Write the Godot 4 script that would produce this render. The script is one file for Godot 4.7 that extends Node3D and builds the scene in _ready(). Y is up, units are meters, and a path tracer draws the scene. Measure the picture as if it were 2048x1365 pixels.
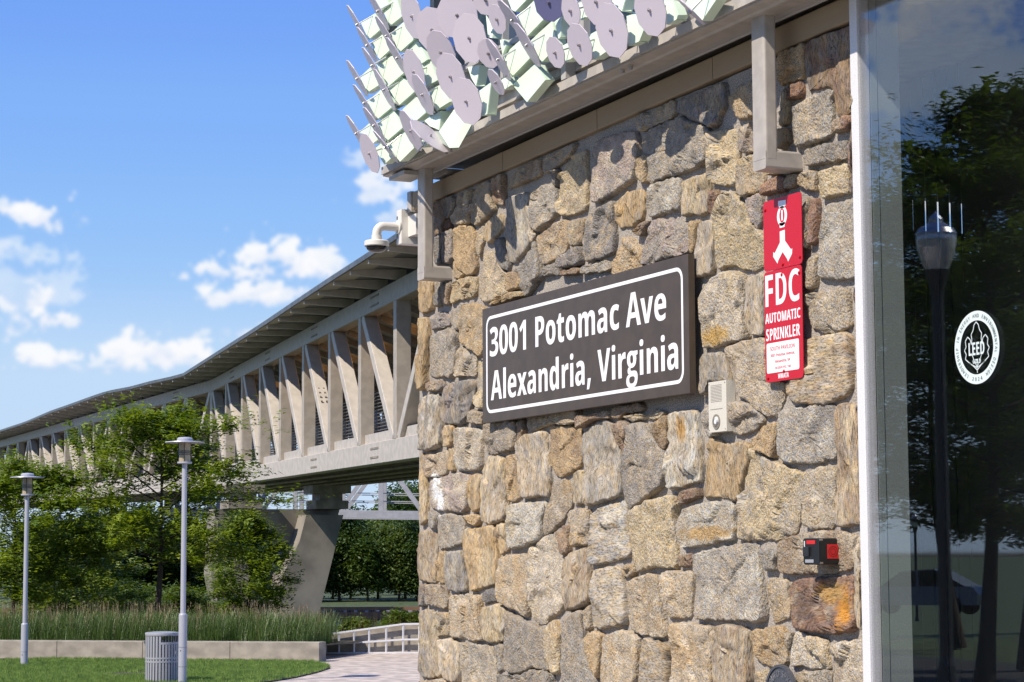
extends Node3D
# The place in metres, y up: the stone wall's face is z = 0, its free corner x = 0.

var rng := RandomNumberGenerator.new()
var counts := {}
var M := {}
var T := {}


# ---------------------------------------------------------------- geometry
class Geo:
	var v := PackedVector3Array()
	var n := PackedVector3Array()

	func tri(a: Vector3, b: Vector3, c: Vector3) -> void:   # counter-clockwise from outside
		var k := (b - a).cross(c - a)
		if k.length_squared() < 1e-16:
			return
		k = k.normalized()
		v.append(a); v.append(c); v.append(b)
		n.append(k); n.append(k); n.append(k)

	func stri(a: Vector3, b: Vector3, c: Vector3, na: Vector3, nb: Vector3, nc: Vector3) -> void:
		if (b - a).cross(c - a).length_squared() < 1e-16:
			return
		v.append(a); v.append(c); v.append(b)
		n.append(na); n.append(nc); n.append(nb)

	func quad(a: Vector3, b: Vector3, c: Vector3, d: Vector3) -> void:
		tri(a, b, c)
		tri(a, c, d)

	func box(at: Vector3, size: Vector3, b := Basis()) -> void:
		var x := b.x * size.x * .5
		var y := b.y * size.y * .5
		var z := b.z * size.z * .5
		quad(at - x - y + z, at + x - y + z, at + x + y + z, at - x + y + z)
		quad(at + x - y - z, at - x - y - z, at - x + y - z, at + x + y - z)
		quad(at + x - y + z, at + x - y - z, at + x + y - z, at + x + y + z)
		quad(at - x - y - z, at - x - y + z, at - x + y + z, at - x + y - z)
		quad(at - x + y + z, at + x + y + z, at + x + y - z, at - x + y - z)
		quad(at - x - y - z, at + x - y - z, at + x - y + z, at - x - y + z)

	func span(lo: Vector3, hi: Vector3) -> void:
		box((lo + hi) * .5, hi - lo)

	# a bar of w (sideways) by h (towards up) from a to b with chamfered long edges
	func bar(a: Vector3, b: Vector3, w: float, h: float, up := Vector3.UP, ch := 0.0) -> void:
		var y := (b - a).normalized()
		var z := up - y * up.dot(y)
		z = (Vector3.FORWARD if z.length() < .01 else z).normalized()
		var x := y.cross(z).normalized()
		var pts := PackedVector2Array()
		if ch <= 0.0:
			pts = PackedVector2Array([Vector2(-w, -h) / 2, Vector2(w, -h) / 2, Vector2(w, h) / 2, Vector2(-w, h) / 2])
		else:
			var p := w / 2 - ch
			var q := h / 2 - ch
			for k in 4:
				var sx := 1.0 if k == 0 or k == 3 else -1.0
				var sy := 1.0 if k < 2 else -1.0
				for j in 4:
					var t := (k + j / 3.0) * PI / 2
					pts.append(Vector2(sx * p + cos(t) * ch, sy * q + sin(t) * ch))
		prism(pts, a, x, z, b - a)

	# a polygon in the axes ux, uy at o, pulled along w
	func prism(p: PackedVector2Array, o: Vector3, ux: Vector3, uy: Vector3, w: Vector3) -> void:
		if Geometry2D.is_polygon_clockwise(p) != (ux.cross(uy).dot(w) < 0):
			p = p.duplicate()
			p.reverse()
		var ids := Geometry2D.triangulate_polygon(p)
		var m := p.size()
		var q := PackedVector3Array()
		for t in p:
			q.append(o + ux * t.x + uy * t.y)
		for k in range(0, ids.size(), 3):
			var a := q[ids[k]]
			var b := q[ids[k + 1]]
			var c := q[ids[k + 2]]
			if (b - a).cross(c - a).dot(w) > 0:
				tri(a + w, b + w, c + w); tri(a, c, b)
			else:
				tri(a + w, c + w, b + w); tri(a, b, c)
		var mid := Vector3.ZERO
		for t in q:
			mid += t / m
		var flip := false
		var area := 0.0
		for k in m:
			area += (q[k] - mid).cross(q[(k + 1) % m] - mid).dot(w)
		flip = area < 0
		for k in m:
			var a := q[k]
			var b := q[(k + 1) % m]
			if flip:
				quad(b, a, a + w, b + w)
			else:
				quad(a, b, b + w, a + w)

	func tube(p: Array, r: Array, seg := 10, caps := true) -> void:
		var rings := []
		var norms := []
		var ref := Vector3.RIGHT
		for i in p.size():
			var d: Vector3 = ((p[min(i + 1, p.size() - 1)] - p[max(i - 1, 0)]) as Vector3).normalized()
			ref = ref - d * ref.dot(d)
			if ref.length() < .05:
				ref = Vector3.FORWARD - d * d.dot(Vector3.FORWARD)
			ref = ref.normalized()
			var s := d.cross(ref)
			var ring := PackedVector3Array()
			var nn := PackedVector3Array()
			for k in seg:
				var t := TAU * k / seg
				var o := ref * cos(t) + s * sin(t)
				ring.append(p[i] + o * r[i])
				nn.append(o)
			rings.append(ring); norms.append(nn)
		for i in p.size() - 1:
			for k in seg:
				var j := (k + 1) % seg
				stri(rings[i][k], rings[i][j], rings[i + 1][j], norms[i][k], norms[i][j], norms[i + 1][j])
				stri(rings[i][k], rings[i + 1][j], rings[i + 1][k], norms[i][k], norms[i + 1][j], norms[i + 1][k])
		if caps:
			for k in seg:
				var j := (k + 1) % seg
				tri(p[0], rings[0][j], rings[0][k])
				tri(p[-1], rings[-1][k], rings[-1][j])

	# profile of (radius, height), turned round the upright axis at o
	func lathe(p: Array, o: Vector3, seg := 24) -> void:
		for i in p.size() - 1:
			var a: Vector2 = p[i]
			var b: Vector2 = p[i + 1]
			var d := (b - a).normalized()
			for k in seg:
				var t0 := TAU * k / seg
				var t1 := TAU * (k + 1) / seg
				var e0 := Vector3(cos(t0), 0, -sin(t0))
				var e1 := Vector3(cos(t1), 0, -sin(t1))
				var n0 := (e0 * d.y - Vector3.UP * d.x).normalized()
				var n1 := (e1 * d.y - Vector3.UP * d.x).normalized()
				var p0 := o + e0 * a.x + Vector3.UP * a.y
				var p1 := o + e1 * a.x + Vector3.UP * a.y
				var q0 := o + e0 * b.x + Vector3.UP * b.y
				var q1 := o + e1 * b.x + Vector3.UP * b.y
				stri(p0, p1, q1, n0, n1, n1)
				stri(p0, q1, q0, n0, n1, n0)

	func mesh() -> ArrayMesh:
		var a := []
		a.resize(Mesh.ARRAY_MAX)
		a[Mesh.ARRAY_VERTEX] = v
		a[Mesh.ARRAY_NORMAL] = n
		var m := ArrayMesh.new()
		m.add_surface_from_arrays(Mesh.PRIMITIVE_TRIANGLES, a)
		return m


func named(called: String, parent: Node) -> String:
	var key := str(parent.get_instance_id()) + called
	counts[key] = counts.get(key, -1) + 1
	return called if counts[key] == 0 else "%s_%03d" % [called, counts[key]]


func put(called: String, shape, mat: Material, parent: Node = self, at := Vector3.ZERO) -> MeshInstance3D:
	var o := MeshInstance3D.new()
	o.name = named(called, parent)
	o.mesh = shape.mesh() if shape is Geo else shape
	o.material_override = mat
	o.position = at
	parent.add_child(o, true)
	return o


func tag(o: Node, label: String, category: String, group := "") -> Node:
	o.set_meta("label", label)
	o.set_meta("category", category)
	if group:
		o.set_meta("group", group)
	return o


func thing(called: String, label: String, category: String, at := Vector3.ZERO, group := "") -> Node3D:
	var o := Node3D.new()
	o.name = named(called, self)
	o.position = at
	add_child(o, true)
	tag(o, label, category, group)
	return o


func structure(o: Node) -> Node:
	o.set_meta("kind", "structure")
	return o


func stuff(o: Node) -> Node:
	o.set_meta("kind", "stuff")
	return o


func twin(src: Node3D, at: Vector3, turn: float, label: String, size := 1.0) -> Node3D:
	var o: Node3D = src.duplicate()
	o.name = named(String(src.name).rstrip("_0123456789"), self)
	add_child(o, true)
	o.position = at
	o.rotation.y = turn
	o.scale = Vector3.ONE * size
	o.set_meta("label", label)
	return o


# lettering: capitals h tall, w wide over all (0: natural), from the left end of the baseline at "at", facing the basis' z
func letters(called: String, text: String, w: float, h: float, at: Vector3, mat: Material, parent: Node, bold := true, b := Basis()) -> MeshInstance3D:
	var f := SystemFont.new()
	f.font_names = PackedStringArray(["Droid Sans"])
	f.font_weight = 700 if bold else 400
	var cap := TextMesh.new()
	cap.font = f; cap.text = "H"; cap.font_size = 64; cap.pixel_size = .01; cap.depth = .01
	var m := TextMesh.new()
	m.font = f; m.text = text; m.font_size = 64; m.pixel_size = .01; m.depth = .01; m.curve_step = .6
	var box := m.get_aabb()
	var ref := cap.get_aabb()
	var sy := h / ref.size.y
	var sx := w / box.size.x if w > 0 else sy
	var o := put(called, m, mat, parent)
	o.transform = Transform3D(b * Basis(Vector3(sx, 0, 0), Vector3(0, sy, 0), Vector3(0, 0, .1)), at - b.x * box.position.x * sx - b.y * ref.position.y * sy)
	return o


func ring(r0: float, r1: float, d: float, seg := 40) -> Geo:   # a flat ring in the xy plane, d thick
	var g := Geo.new()
	for k in seg:
		var a := TAU * k / seg
		var b := TAU * (k + 1) / seg
		var pts := PackedVector2Array([Vector2(cos(a), sin(a)) * r0, Vector2(cos(a), sin(a)) * r1, Vector2(cos(b), sin(b)) * r1, Vector2(cos(b), sin(b)) * r0])
		g.prism(pts, Vector3.ZERO, Vector3.RIGHT, Vector3.UP, Vector3(0, 0, d))
	return g


func rounded(w: float, h: float, r: float) -> PackedVector2Array:
	var p := PackedVector2Array()
	for k in 4:
		var c := Vector2((w / 2 - r) * (1 if k == 0 or k == 3 else -1), (h / 2 - r) * (1 if k < 2 else -1))
		for j in 6:
			p.append(c + Vector2.from_angle((k + j / 5.0) * PI / 2) * r)
	return p


# ---------------------------------------------------------------- textures and materials
func noise(f: float, kind := FastNoiseLite.TYPE_SIMPLEX_SMOOTH, octaves := 4, s := 1) -> FastNoiseLite:
	var n := FastNoiseLite.new()
	n.noise_type = kind
	n.frequency = f
	n.seed = s
	n.fractal_octaves = octaves
	n.fractal_type = FastNoiseLite.FRACTAL_FBM if octaves > 1 else FastNoiseLite.FRACTAL_NONE
	return n


func field(w: int, h: int, n: FastNoiseLite) -> PackedByteArray:
	return n.get_seamless_image(w, h).get_data()


func texture(im: Image) -> ImageTexture:
	im.generate_mipmaps()
	return ImageTexture.create_from_image(im)


func grey_texture(size: int, n: FastNoiseLite, lo: float, hi: float) -> ImageTexture:
	var d := field(size, size, n)
	for k in d.size():
		d[k] = int(255 * lerpf(lo, hi, smoothstep(.15, .85, d[k] / 255.0)))
	return texture(Image.create_from_data(size, size, false, Image.FORMAT_L8, d))


func grain(n: FastNoiseLite, thin: bool, size: int) -> PackedByteArray:
	if not thin:
		return field(size, size, n)
	var im := n.get_seamless_image(size, size / 4)
	im.resize(size, size, Image.INTERPOLATE_CUBIC)
	return im.get_data()


# the grain of a stone: quartz, feldspar and mica flecks over a soft mottle, drawn out along v when streaked
func stone_texture(size: int, streak: bool, s: int) -> Array:
	var mottle: PackedByteArray = grain(noise(.012, FastNoiseLite.TYPE_SIMPLEX_SMOOTH, 4, s), streak, size)
	var fleck: PackedByteArray = grain(noise(.13, FastNoiseLite.TYPE_SIMPLEX, 2, s + 1), false, size)
	var crystal: PackedByteArray = grain(noise(.075, FastNoiseLite.TYPE_SIMPLEX, 3, s + 2), streak, size)
	var hue: PackedByteArray = grain(noise(.03, FastNoiseLite.TYPE_SIMPLEX_SMOOTH, 3, s + 3), streak, size)
	var rough: PackedByteArray = grain(noise(.035, FastNoiseLite.TYPE_SIMPLEX, 4, s + 4), streak, size)
	var out := PackedByteArray()
	out.resize(size * size * 3)
	var high := PackedByteArray()
	high.resize(size * size)
	for k in size * size:
		var a := fleck[k] / 255.0
		var c := crystal[k] / 255.0
		var t := .86 + (.26 if streak else .22) * (mottle[k] / 255.0 - .5)
		t += .26 * (c - .5)
		if a < .36:
			t *= .60 + a * 1.1
		elif a > .68:
			t *= 1.0 + (a - .68) * .7
		if c < .26:
			t *= .80
		var w := (hue[k] / 255.0 - .5) * .26
		out[k * 3] = int(255 * clampf(t * (1.0 + w * .5), 0, 1))
		out[k * 3 + 1] = int(255 * clampf(t * (1.0 + w * .05), 0, 1))
		out[k * 3 + 2] = int(255 * clampf(t * (1.0 - w * .9), 0, 1))
		high[k] = int(255 * clampf(.5 + (rough[k] / 255.0 - .5) * .8 + (a - .5) * .22 + (c - .5) * .25, 0, 1))
	return [texture(Image.create_from_data(size, size, false, Image.FORMAT_RGB8, out)), texture(Image.create_from_data(size, size, false, Image.FORMAT_L8, high))]


func lin(r: float, g: float, b: float) -> Color:
	return Color(r, g, b).linear_to_srgb()


func paint(called: String, c: Color, rough := .6, metal := 0.0, tex := "", scale := 1.0, bump := 0.0, bump_tex := "") -> StandardMaterial3D:
	var m := StandardMaterial3D.new()
	m.resource_name = called
	m.albedo_color = c
	m.roughness = rough
	m.metallic = metal
	if tex:
		m.albedo_texture = T[tex]
	if bump > 0:
		m.heightmap_enabled = true
		m.heightmap_texture = T[bump_tex if bump_tex else tex]
		m.heightmap_scale = bump
	if tex or bump > 0:
		m.uv1_triplanar = true
		m.uv1_world_triplanar = true
		m.uv1_scale = Vector3.ONE * scale
	M[called] = m
	return m


func leaf(called: String, c: Color, through := .35) -> StandardMaterial3D:
	var m := paint(called, c, .45)
	m.vertex_color_use_as_albedo = true
	m.backlight_enabled = true
	m.backlight = Color(through, through, through * .5)
	return m


func materials() -> void:
	T.soft = grey_texture(512, noise(.02, FastNoiseLite.TYPE_SIMPLEX, 5, 9), .92, 1.0)
	T.mottle = grey_texture(512, noise(.012, FastNoiseLite.TYPE_SIMPLEX_SMOOTH, 5, 3), .80, 1.0)
	T.grain = grey_texture(512, noise(.09, FastNoiseLite.TYPE_SIMPLEX, 4, 4), .66, 1.0)
	T.fine = grey_texture(512, noise(.35, FastNoiseLite.TYPE_SIMPLEX, 2, 5), .86, 1.0)
	T.concrete = grey_texture(512, noise(.02, FastNoiseLite.TYPE_SIMPLEX, 6, 6), .70, 1.0)
	var g := stone_texture(1024, false, 11)
	T.granite = g[0]; T.granite_high = g[1]
	g = stone_texture(1024, true, 31)
	T.gneiss = g[0]; T.gneiss_high = g[1]
	for k in ["granite", "gneiss"]:
		var m := StandardMaterial3D.new()
		m.resource_name = k
		m.vertex_color_use_as_albedo = true
		m.albedo_texture = T[k]
		m.roughness = .92
		m.metallic_specular = .35
		m.heightmap_enabled = true
		m.heightmap_texture = T[k + "_high"]
		m.heightmap_scale = .55 if k == "granite" else .30
		M[k] = m
	paint("mortar", lin(.47, .42, .365), .95, 0, "grain", 2.2)
	paint("cast_stone", lin(.40, .30, .19), .85, 0, "fine", 3.0, .05)
	paint("taupe_steel", lin(.43, .395, .355), .45, 0, "soft", .7)
	paint("dark_gap", lin(.34, .31, .28), .6)
	paint("strip_metal", lin(.40, .39, .38), .5)
	paint("mint", lin(.63, .77, .61), .38)
	paint("lavender", lin(.60, .54, .61), .40)
	paint("violet", lin(.13, .13, .26), .40)
	paint("bolt", lin(.45, .44, .46), .3, .9)
	paint("white_metal", lin(.78, .78, .80), .35, 0, "fine", 1.0)
	paint("white_panel", lin(.74, .73, .72), .5, 0, "mottle", 1.0)
	paint("sign_brown", lin(.076, .056, .040), .42, 0, "soft", .8)
	paint("sign_white", lin(.82, .82, .84), .45)
	paint("sign_red", lin(.60, .012, .028), .35, 0, "fine", 1.0)
	paint("ivory", lin(.70, .66, .57), .45, 0, "fine", 1.0)
	paint("ivory_dark", lin(.22, .20, .16), .6)
	paint("button", lin(.62, .62, .62), .15, .3)
	paint("black_plastic", lin(.012, .012, .013), .35)
	paint("red_plastic", lin(.55, .02, .02), .4)
	paint("cast_metal", lin(.17, .18, .21), .42, .5, "grain", 4.0, .05)
	paint("camera_white", lin(.66, .64, .60), .4)
	paint("lens_black", lin(.015, .015, .018), .08)
	paint("shade_cloth", lin(.16, .165, .15), .9, 0, "grain", 14.0, .06)
	paint("drywall", lin(.30, .355, .345), .8, 0, "fine", 1.0)
	paint("plaster", lin(.40, .36, .30), .9, 0, "mottle", 1.0)
	paint("bridge_steel", lin(.40, .355, .305), .5, 0, "soft", .25)
	paint("bridge_light", lin(.50, .455, .405), .5, 0, "soft", .25)
	paint("roof_metal", lin(.13, .14, .15), .45, .4, "mottle", .3)
	paint("bridge_under", lin(.30, .265, .22), .8, 0, "mottle", .3)
	paint("louvre", lin(.10, .10, .105), .5)
	paint("ceiling", lin(.30, .265, .22), .8, 0, "mottle", .5)
	paint("far_steel", lin(.36, .37, .40), .5, 0, "soft", .2)
	paint("concrete", lin(.36, .32, .265), .9, 0, "mottle", .5)
	paint("paving", lin(.56, .48, .41), .9, 0, "mottle", .4)
	paint("pier_concrete", lin(.27, .245, .21), .9, 0, "mottle", .10)
	paint("soil", lin(.10, .085, .05), .95, 0, "concrete", .6, 2.0)
	paint("meadow", lin(.075, .11, .035), .95, 0, "concrete", .15, 2.0)
	paint("bounce_grey", lin(.27, .25, .22), .95, 0, "concrete", .8)  # paving grey, its tone picked for the light it throws up at the beam
	paint("asphalt", lin(.05, .05, .05), .9, 0, "grain", 1.5, .3)
	paint("ballast", lin(.26, .24, .23), .95, 0, "grain", .6, 3.0)
	paint("rail_steel", lin(.20, .11, .07), .6, .3)
	paint("lamp_grey", lin(.40, .41, .46), .4, .15)
	paint("lamp_glass", lin(.36, .30, .20), .25)
	paint("lamp_dark", lin(.05, .045, .04), .5)
	paint("bin_grey", lin(.33, .34, .37), .4, .1)
	paint("bin_inside", lin(.05, .05, .055), .8)
	paint("bark", lin(.085, .065, .05), .95, 0, "grain", 3.0, 1.5)
	paint("rail_white", lin(.60, .60, .63), .45)
	paint("black_metal", lin(.02, .02, .02), .45)
	paint("car_paint", lin(.20, .22, .25), .25, .3)
	paint("tyre", lin(.02, .02, .02), .8)
	paint("sticker", lin(.62, .70, .70), .5)
	paint("ink", lin(.10, .14, .13), .5)
	paint("ink_red", lin(.22, .01, .01), .5)
	leaf("oak_leaf", Color.WHITE, .95)
	leaf("grass_blade", Color.WHITE, .6)
	var pane := StandardMaterial3D.new()
	pane.resource_name = "pane"
	pane.transparency = BaseMaterial3D.TRANSPARENCY_ALPHA
	pane.albedo_color = Color(.05, .10, .10, .02)
	pane.roughness = .0
	pane.metallic_specular = .5
	M.pane = pane
	var film := StandardMaterial3D.new()              # the half-mirroring coat of the window glass
	film.resource_name = "coated_glass"
	film.transparency = BaseMaterial3D.TRANSPARENCY_ALPHA
	film.albedo_texture = texture(Image.create_from_data(1, 1, false, Image.FORMAT_L8, PackedByteArray([255])))
	film.albedo_color = Color(.78, .86, .92, .13)
	film.metallic = 1.0
	film.roughness = .0
	M.film = film
	var blue := paint("tinted_glass", lin(.17, .26, .42), .04, .9)
	blue.metallic_specular = 1.0
	var globe := StandardMaterial3D.new()
	globe.resource_name = "globe"
	globe.albedo_color = lin(.6, .6, .58)
	globe.roughness = .12
	globe.metallic = .5
	M.globe = globe
	var glow := paint("warm_bulb", lin(.9, .7, .4), .5)
	glow.emission_enabled = true
	glow.emission = Color(1, .72, .38)
	glow.emission_energy_multiplier = 1.6
	var clear := paint("lens_clear", lin(.75, .75, .75), .1)
	clear.metallic_specular = .7

const EYE_RIGHT := Vector3(0.4083492, -0.0047650, -0.9128133)
const EYE_UP := Vector3(0.0935179, 0.9949431, 0.0366417)
const EYE_FORWARD := Vector3(-0.9080227, 0.1003270, -0.4067299)


# ---------------------------------------------------------------- the start
func _ready() -> void:
	rng.seed = 4107
	var eye := Camera3D.new()
	eye.name = "camera"
	add_child(eye)
	eye.transform = Transform3D(Basis(EYE_RIGHT, EYE_UP, -EYE_FORWARD), Vector3(11.207, 2.0, 4.4324))
	eye.fov = 18.275
	eye.near = .1
	eye.far = 6000.0
	eye.current = true
	var sun := DirectionalLight3D.new()
	sun.name = "sun"
	add_child(sun)
	sun.look_at_from_position(Vector3(.34, 1.12, 1.0) * 50, Vector3.ZERO)
	sun.light_energy = 1.5
	sun.light_color = Color(1.0, .955, .885)
	sun.light_angular_distance = .53
	sun.shadow_enabled = true
	var around := WorldEnvironment.new()
	around.name = "surroundings"
	var e := Environment.new()
	e.background_mode = Environment.BG_SKY
	e.background_energy_multiplier = 1.0
	e.sky = Sky.new()
	var pm := PanoramaSkyMaterial.new()
	pm.panorama = sky_picture()
	e.sky.sky_material = pm
	e.tonemap_mode = Environment.TONE_MAPPER_LINEAR
	e.tonemap_exposure = EXPOSURE
	e.sdfgi_enabled = true
	e.ssao_enabled = true
	e.ssil_enabled = true
	around.environment = e
	add_child(around)
	materials()
	terrain()
	pavilion()
	bridge()
	far_bridge()
	signs()
	wall_devices()
	plaza()
	railway()
	planting()
	across_the_street()


# ---------------------------------------------------------------- sky
const EXPOSURE := 1.35


func seen(r: float, g: float, b: float) -> Color:      # a sky colour as the picture shows it, before the exposure
	var c := Color8(int(r), int(g), int(b)).srgb_to_linear() / EXPOSURE
	c.a = 1
	return c.linear_to_srgb()


func sky_picture() -> ImageTexture:
	var w := 4096
	var h := 2048
	var col := Image.create(1, h, false, Image.FORMAT_RGB8)
	for y in h:
		var up := 90.0 - 180.0 * (y + .5) / h
		var t := clampf(up / 90.0, 0, 1)
		var c := seen(205, 226, 250).lerp(seen(194, 221, 250), smoothstep(0.0, .05, t))
		c = c.lerp(seen(150, 195, 250), smoothstep(.05, .10, t))
		c = c.lerp(seen(132, 180, 249), smoothstep(.09, .135, t))
		c = c.lerp(seen(118, 166, 247), smoothstep(.13, .165, t))
		c = c.lerp(seen(64, 118, 222), smoothstep(.16, .75, t))
		col.set_pixel(0, y, c if up > 0 else Color(.36, .36, .34))
	col.resize(w, h, Image.INTERPOLATE_NEAREST)
	var n := noise(.035, FastNoiseLite.TYPE_SIMPLEX, 6, 21)
	var n2 := noise(.012, FastNoiseLite.TYPE_SIMPLEX_SMOOTH, 3, 22)
	# azimuth (from -z towards +x), height, half width, half height in degrees, thickness
	var banks := [[-78.5, 9.0, 1.0, .42, 1.0], [-79.7, 9.2, .6, .35, .8], [-79.2, 7.1, 1.7, 1.3, .45], [-78.6, 6.9, .7, .4, .9], [-78.6, 6.25, .75, .36, 1.0], [-77.9, 6.3, .6, .28, .9], [-78.4, 5.25, 1.05, .40, .95],
		[-75.7, 5.5, 1.6, .5, 1.0], [-76.6, 5.1, .9, .26, .7], [-74.6, 5.2, .9, .32, .7], [-72.3, 8.0, 1.4, .62, 1.0], [-71.2, 7.9, 1.1, .5, .9], [-73.8, 7.6, 1.1, .42, .9], [-73.4, 6.95, 1.5, .36, .95], [-72.2, 7.15, 1.1, .36, .9], [-69.6, 9.9, .85, .55, .85], [-69.0, 9.3, .6, .4, .7], [-70.2, 10.6, .5, .3, .6],
		[-73.3, 6.0, 1.0, .3, .55], [-72.3, 5.7, .9, .35, .6], [-80.2, 6.2, 1.2, .8, .7], [-79.4, 8.0, .9, .35, .35], [-77.6, 5.0, .5, .2, .5]]
	var r := RandomNumberGenerator.new()
	r.seed = 77
	for k in 120:
		var az := r.randf_range(-62, 262)
		var size := r.randf_range(.8, 4.5)
		banks.append([az, r.randf_range(4, 42), size * r.randf_range(1.2, 2.2), size * .6, r.randf_range(.5, 1.0)])
	for b in banks:
		var cx: float = fposmod(b[0], 360.0) / 360.0 * w
		var cy: float = (90.0 - b[1]) / 180.0 * h
		var rx: float = b[2] / 360.0 * w
		var ry: float = b[3] / 180.0 * h
		var fine := clampf(14.0 / rx, .25, 1.0)
		for y in range(maxi(0, int(cy - ry * 1.5)), int(cy + ry * 1.4)):
			for x in range(int(cx - rx * 1.5), int(cx + rx * 1.5)):
				var d := Vector2((x - cx) / rx, (y - cy) / ry)
				if d.y > 0:
					d.y *= 1.35
				var puff := n.get_noise_2d(x * 2.2 * fine, y * 3.0 * fine) * .95 + n2.get_noise_2d(x * 3.0, y * 4.0) * .5 + n.get_noise_2d(x * 7.0, y * 8.0) * .35
				var a := (1.0 - d.length() + puff * .95) * 1.9
				a = smoothstep(.05, 1.0, a) * float(b[4])
				if a <= .004:
					continue
				var px := posmod(x, w)
				var white := seen(253, 253, 255).lerp(seen(218, 229, 250), clampf(.35 + d.y * .55 - puff * .75, 0, 1))
				col.set_pixel(px, y, col.get_pixel(px, y).lerp(white, minf(a, .97)))
	return ImageTexture.create_from_image(col)


# ---------------------------------------------------------------- ground
func terrain() -> void:
	var g := Geo.new()
	var xs := [700.0, 60.0, -33.0, -37.0, -42.0, -46.0, -200.0, -2500.0]
	var ys := [-.03, -.03, -.03, -.25, -.9, -1.2, -1.2, -1.2]
	var zs := [900.0, 60.0, 0.0, -60.0, -2500.0]
	for i in xs.size() - 1:
		for k in zs.size() - 1:
			g.quad(Vector3(xs[i + 1], ys[i + 1], zs[k]), Vector3(xs[i], ys[i], zs[k]), Vector3(xs[i], ys[i], zs[k + 1]), Vector3(xs[i + 1], ys[i + 1], zs[k + 1]))
	structure(put("ground", g, M.meadow))


# ---------------------------------------------------------------- the stone pavilion
const TONES := {"T": Color(.45, .375, .285), "G": Color(.385, .35, .305), "D": Color(.27, .25, .235), "O": Color(.49, .365, .225), "B": Color(.33, .245, .175), "W": Color(.53, .495, .43), "C": Color(.53, .465, .375), "Y": Color(.52, .43, .295), "P": Color(.40, .335, .30), "R": Color(.29, .185, .14)}
const PATCH := {"T": "YGBCO", "G": "TDGTW", "D": "GDPTB", "O": "YTBOO", "B": "TDRBO", "W": "CGTWY", "C": "TYWGT", "Y": "OTGCY", "P": "TGCOD", "R": "BORTD"}
# stains and veins seen on single stones: x, y, half width, half height (mm), colour
const STAINS := [[298, 2410, 62, 42, Color(1, 1, 1)], [300, 2347, 50, 48, Color(.9, .9, .9)], [385, 2290, 52, 75, Color(1, 1, 1)], [3144, 2541, 40, 56, Color(.42, .27, .12)], [4399, 1797, 44, 75, Color(.55, .26, .05)], [4310, 1850, 90, 40, Color(.40, .25, .10)], [4120, 1793, 85, 60, Color(.17, .12, .095)], [3338, 2086, 210, 30, Color(.47, .33, .17)], [3460, 2913, 133, 42, Color(.52, .34, .13)]]
var wall: MeshInstance3D
var n_face: FastNoiseLite
var n_chip: FastNoiseLite
var n_fine: FastNoiseLite
var n_patch: FastNoiseLite
var stone_no := 0


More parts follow.
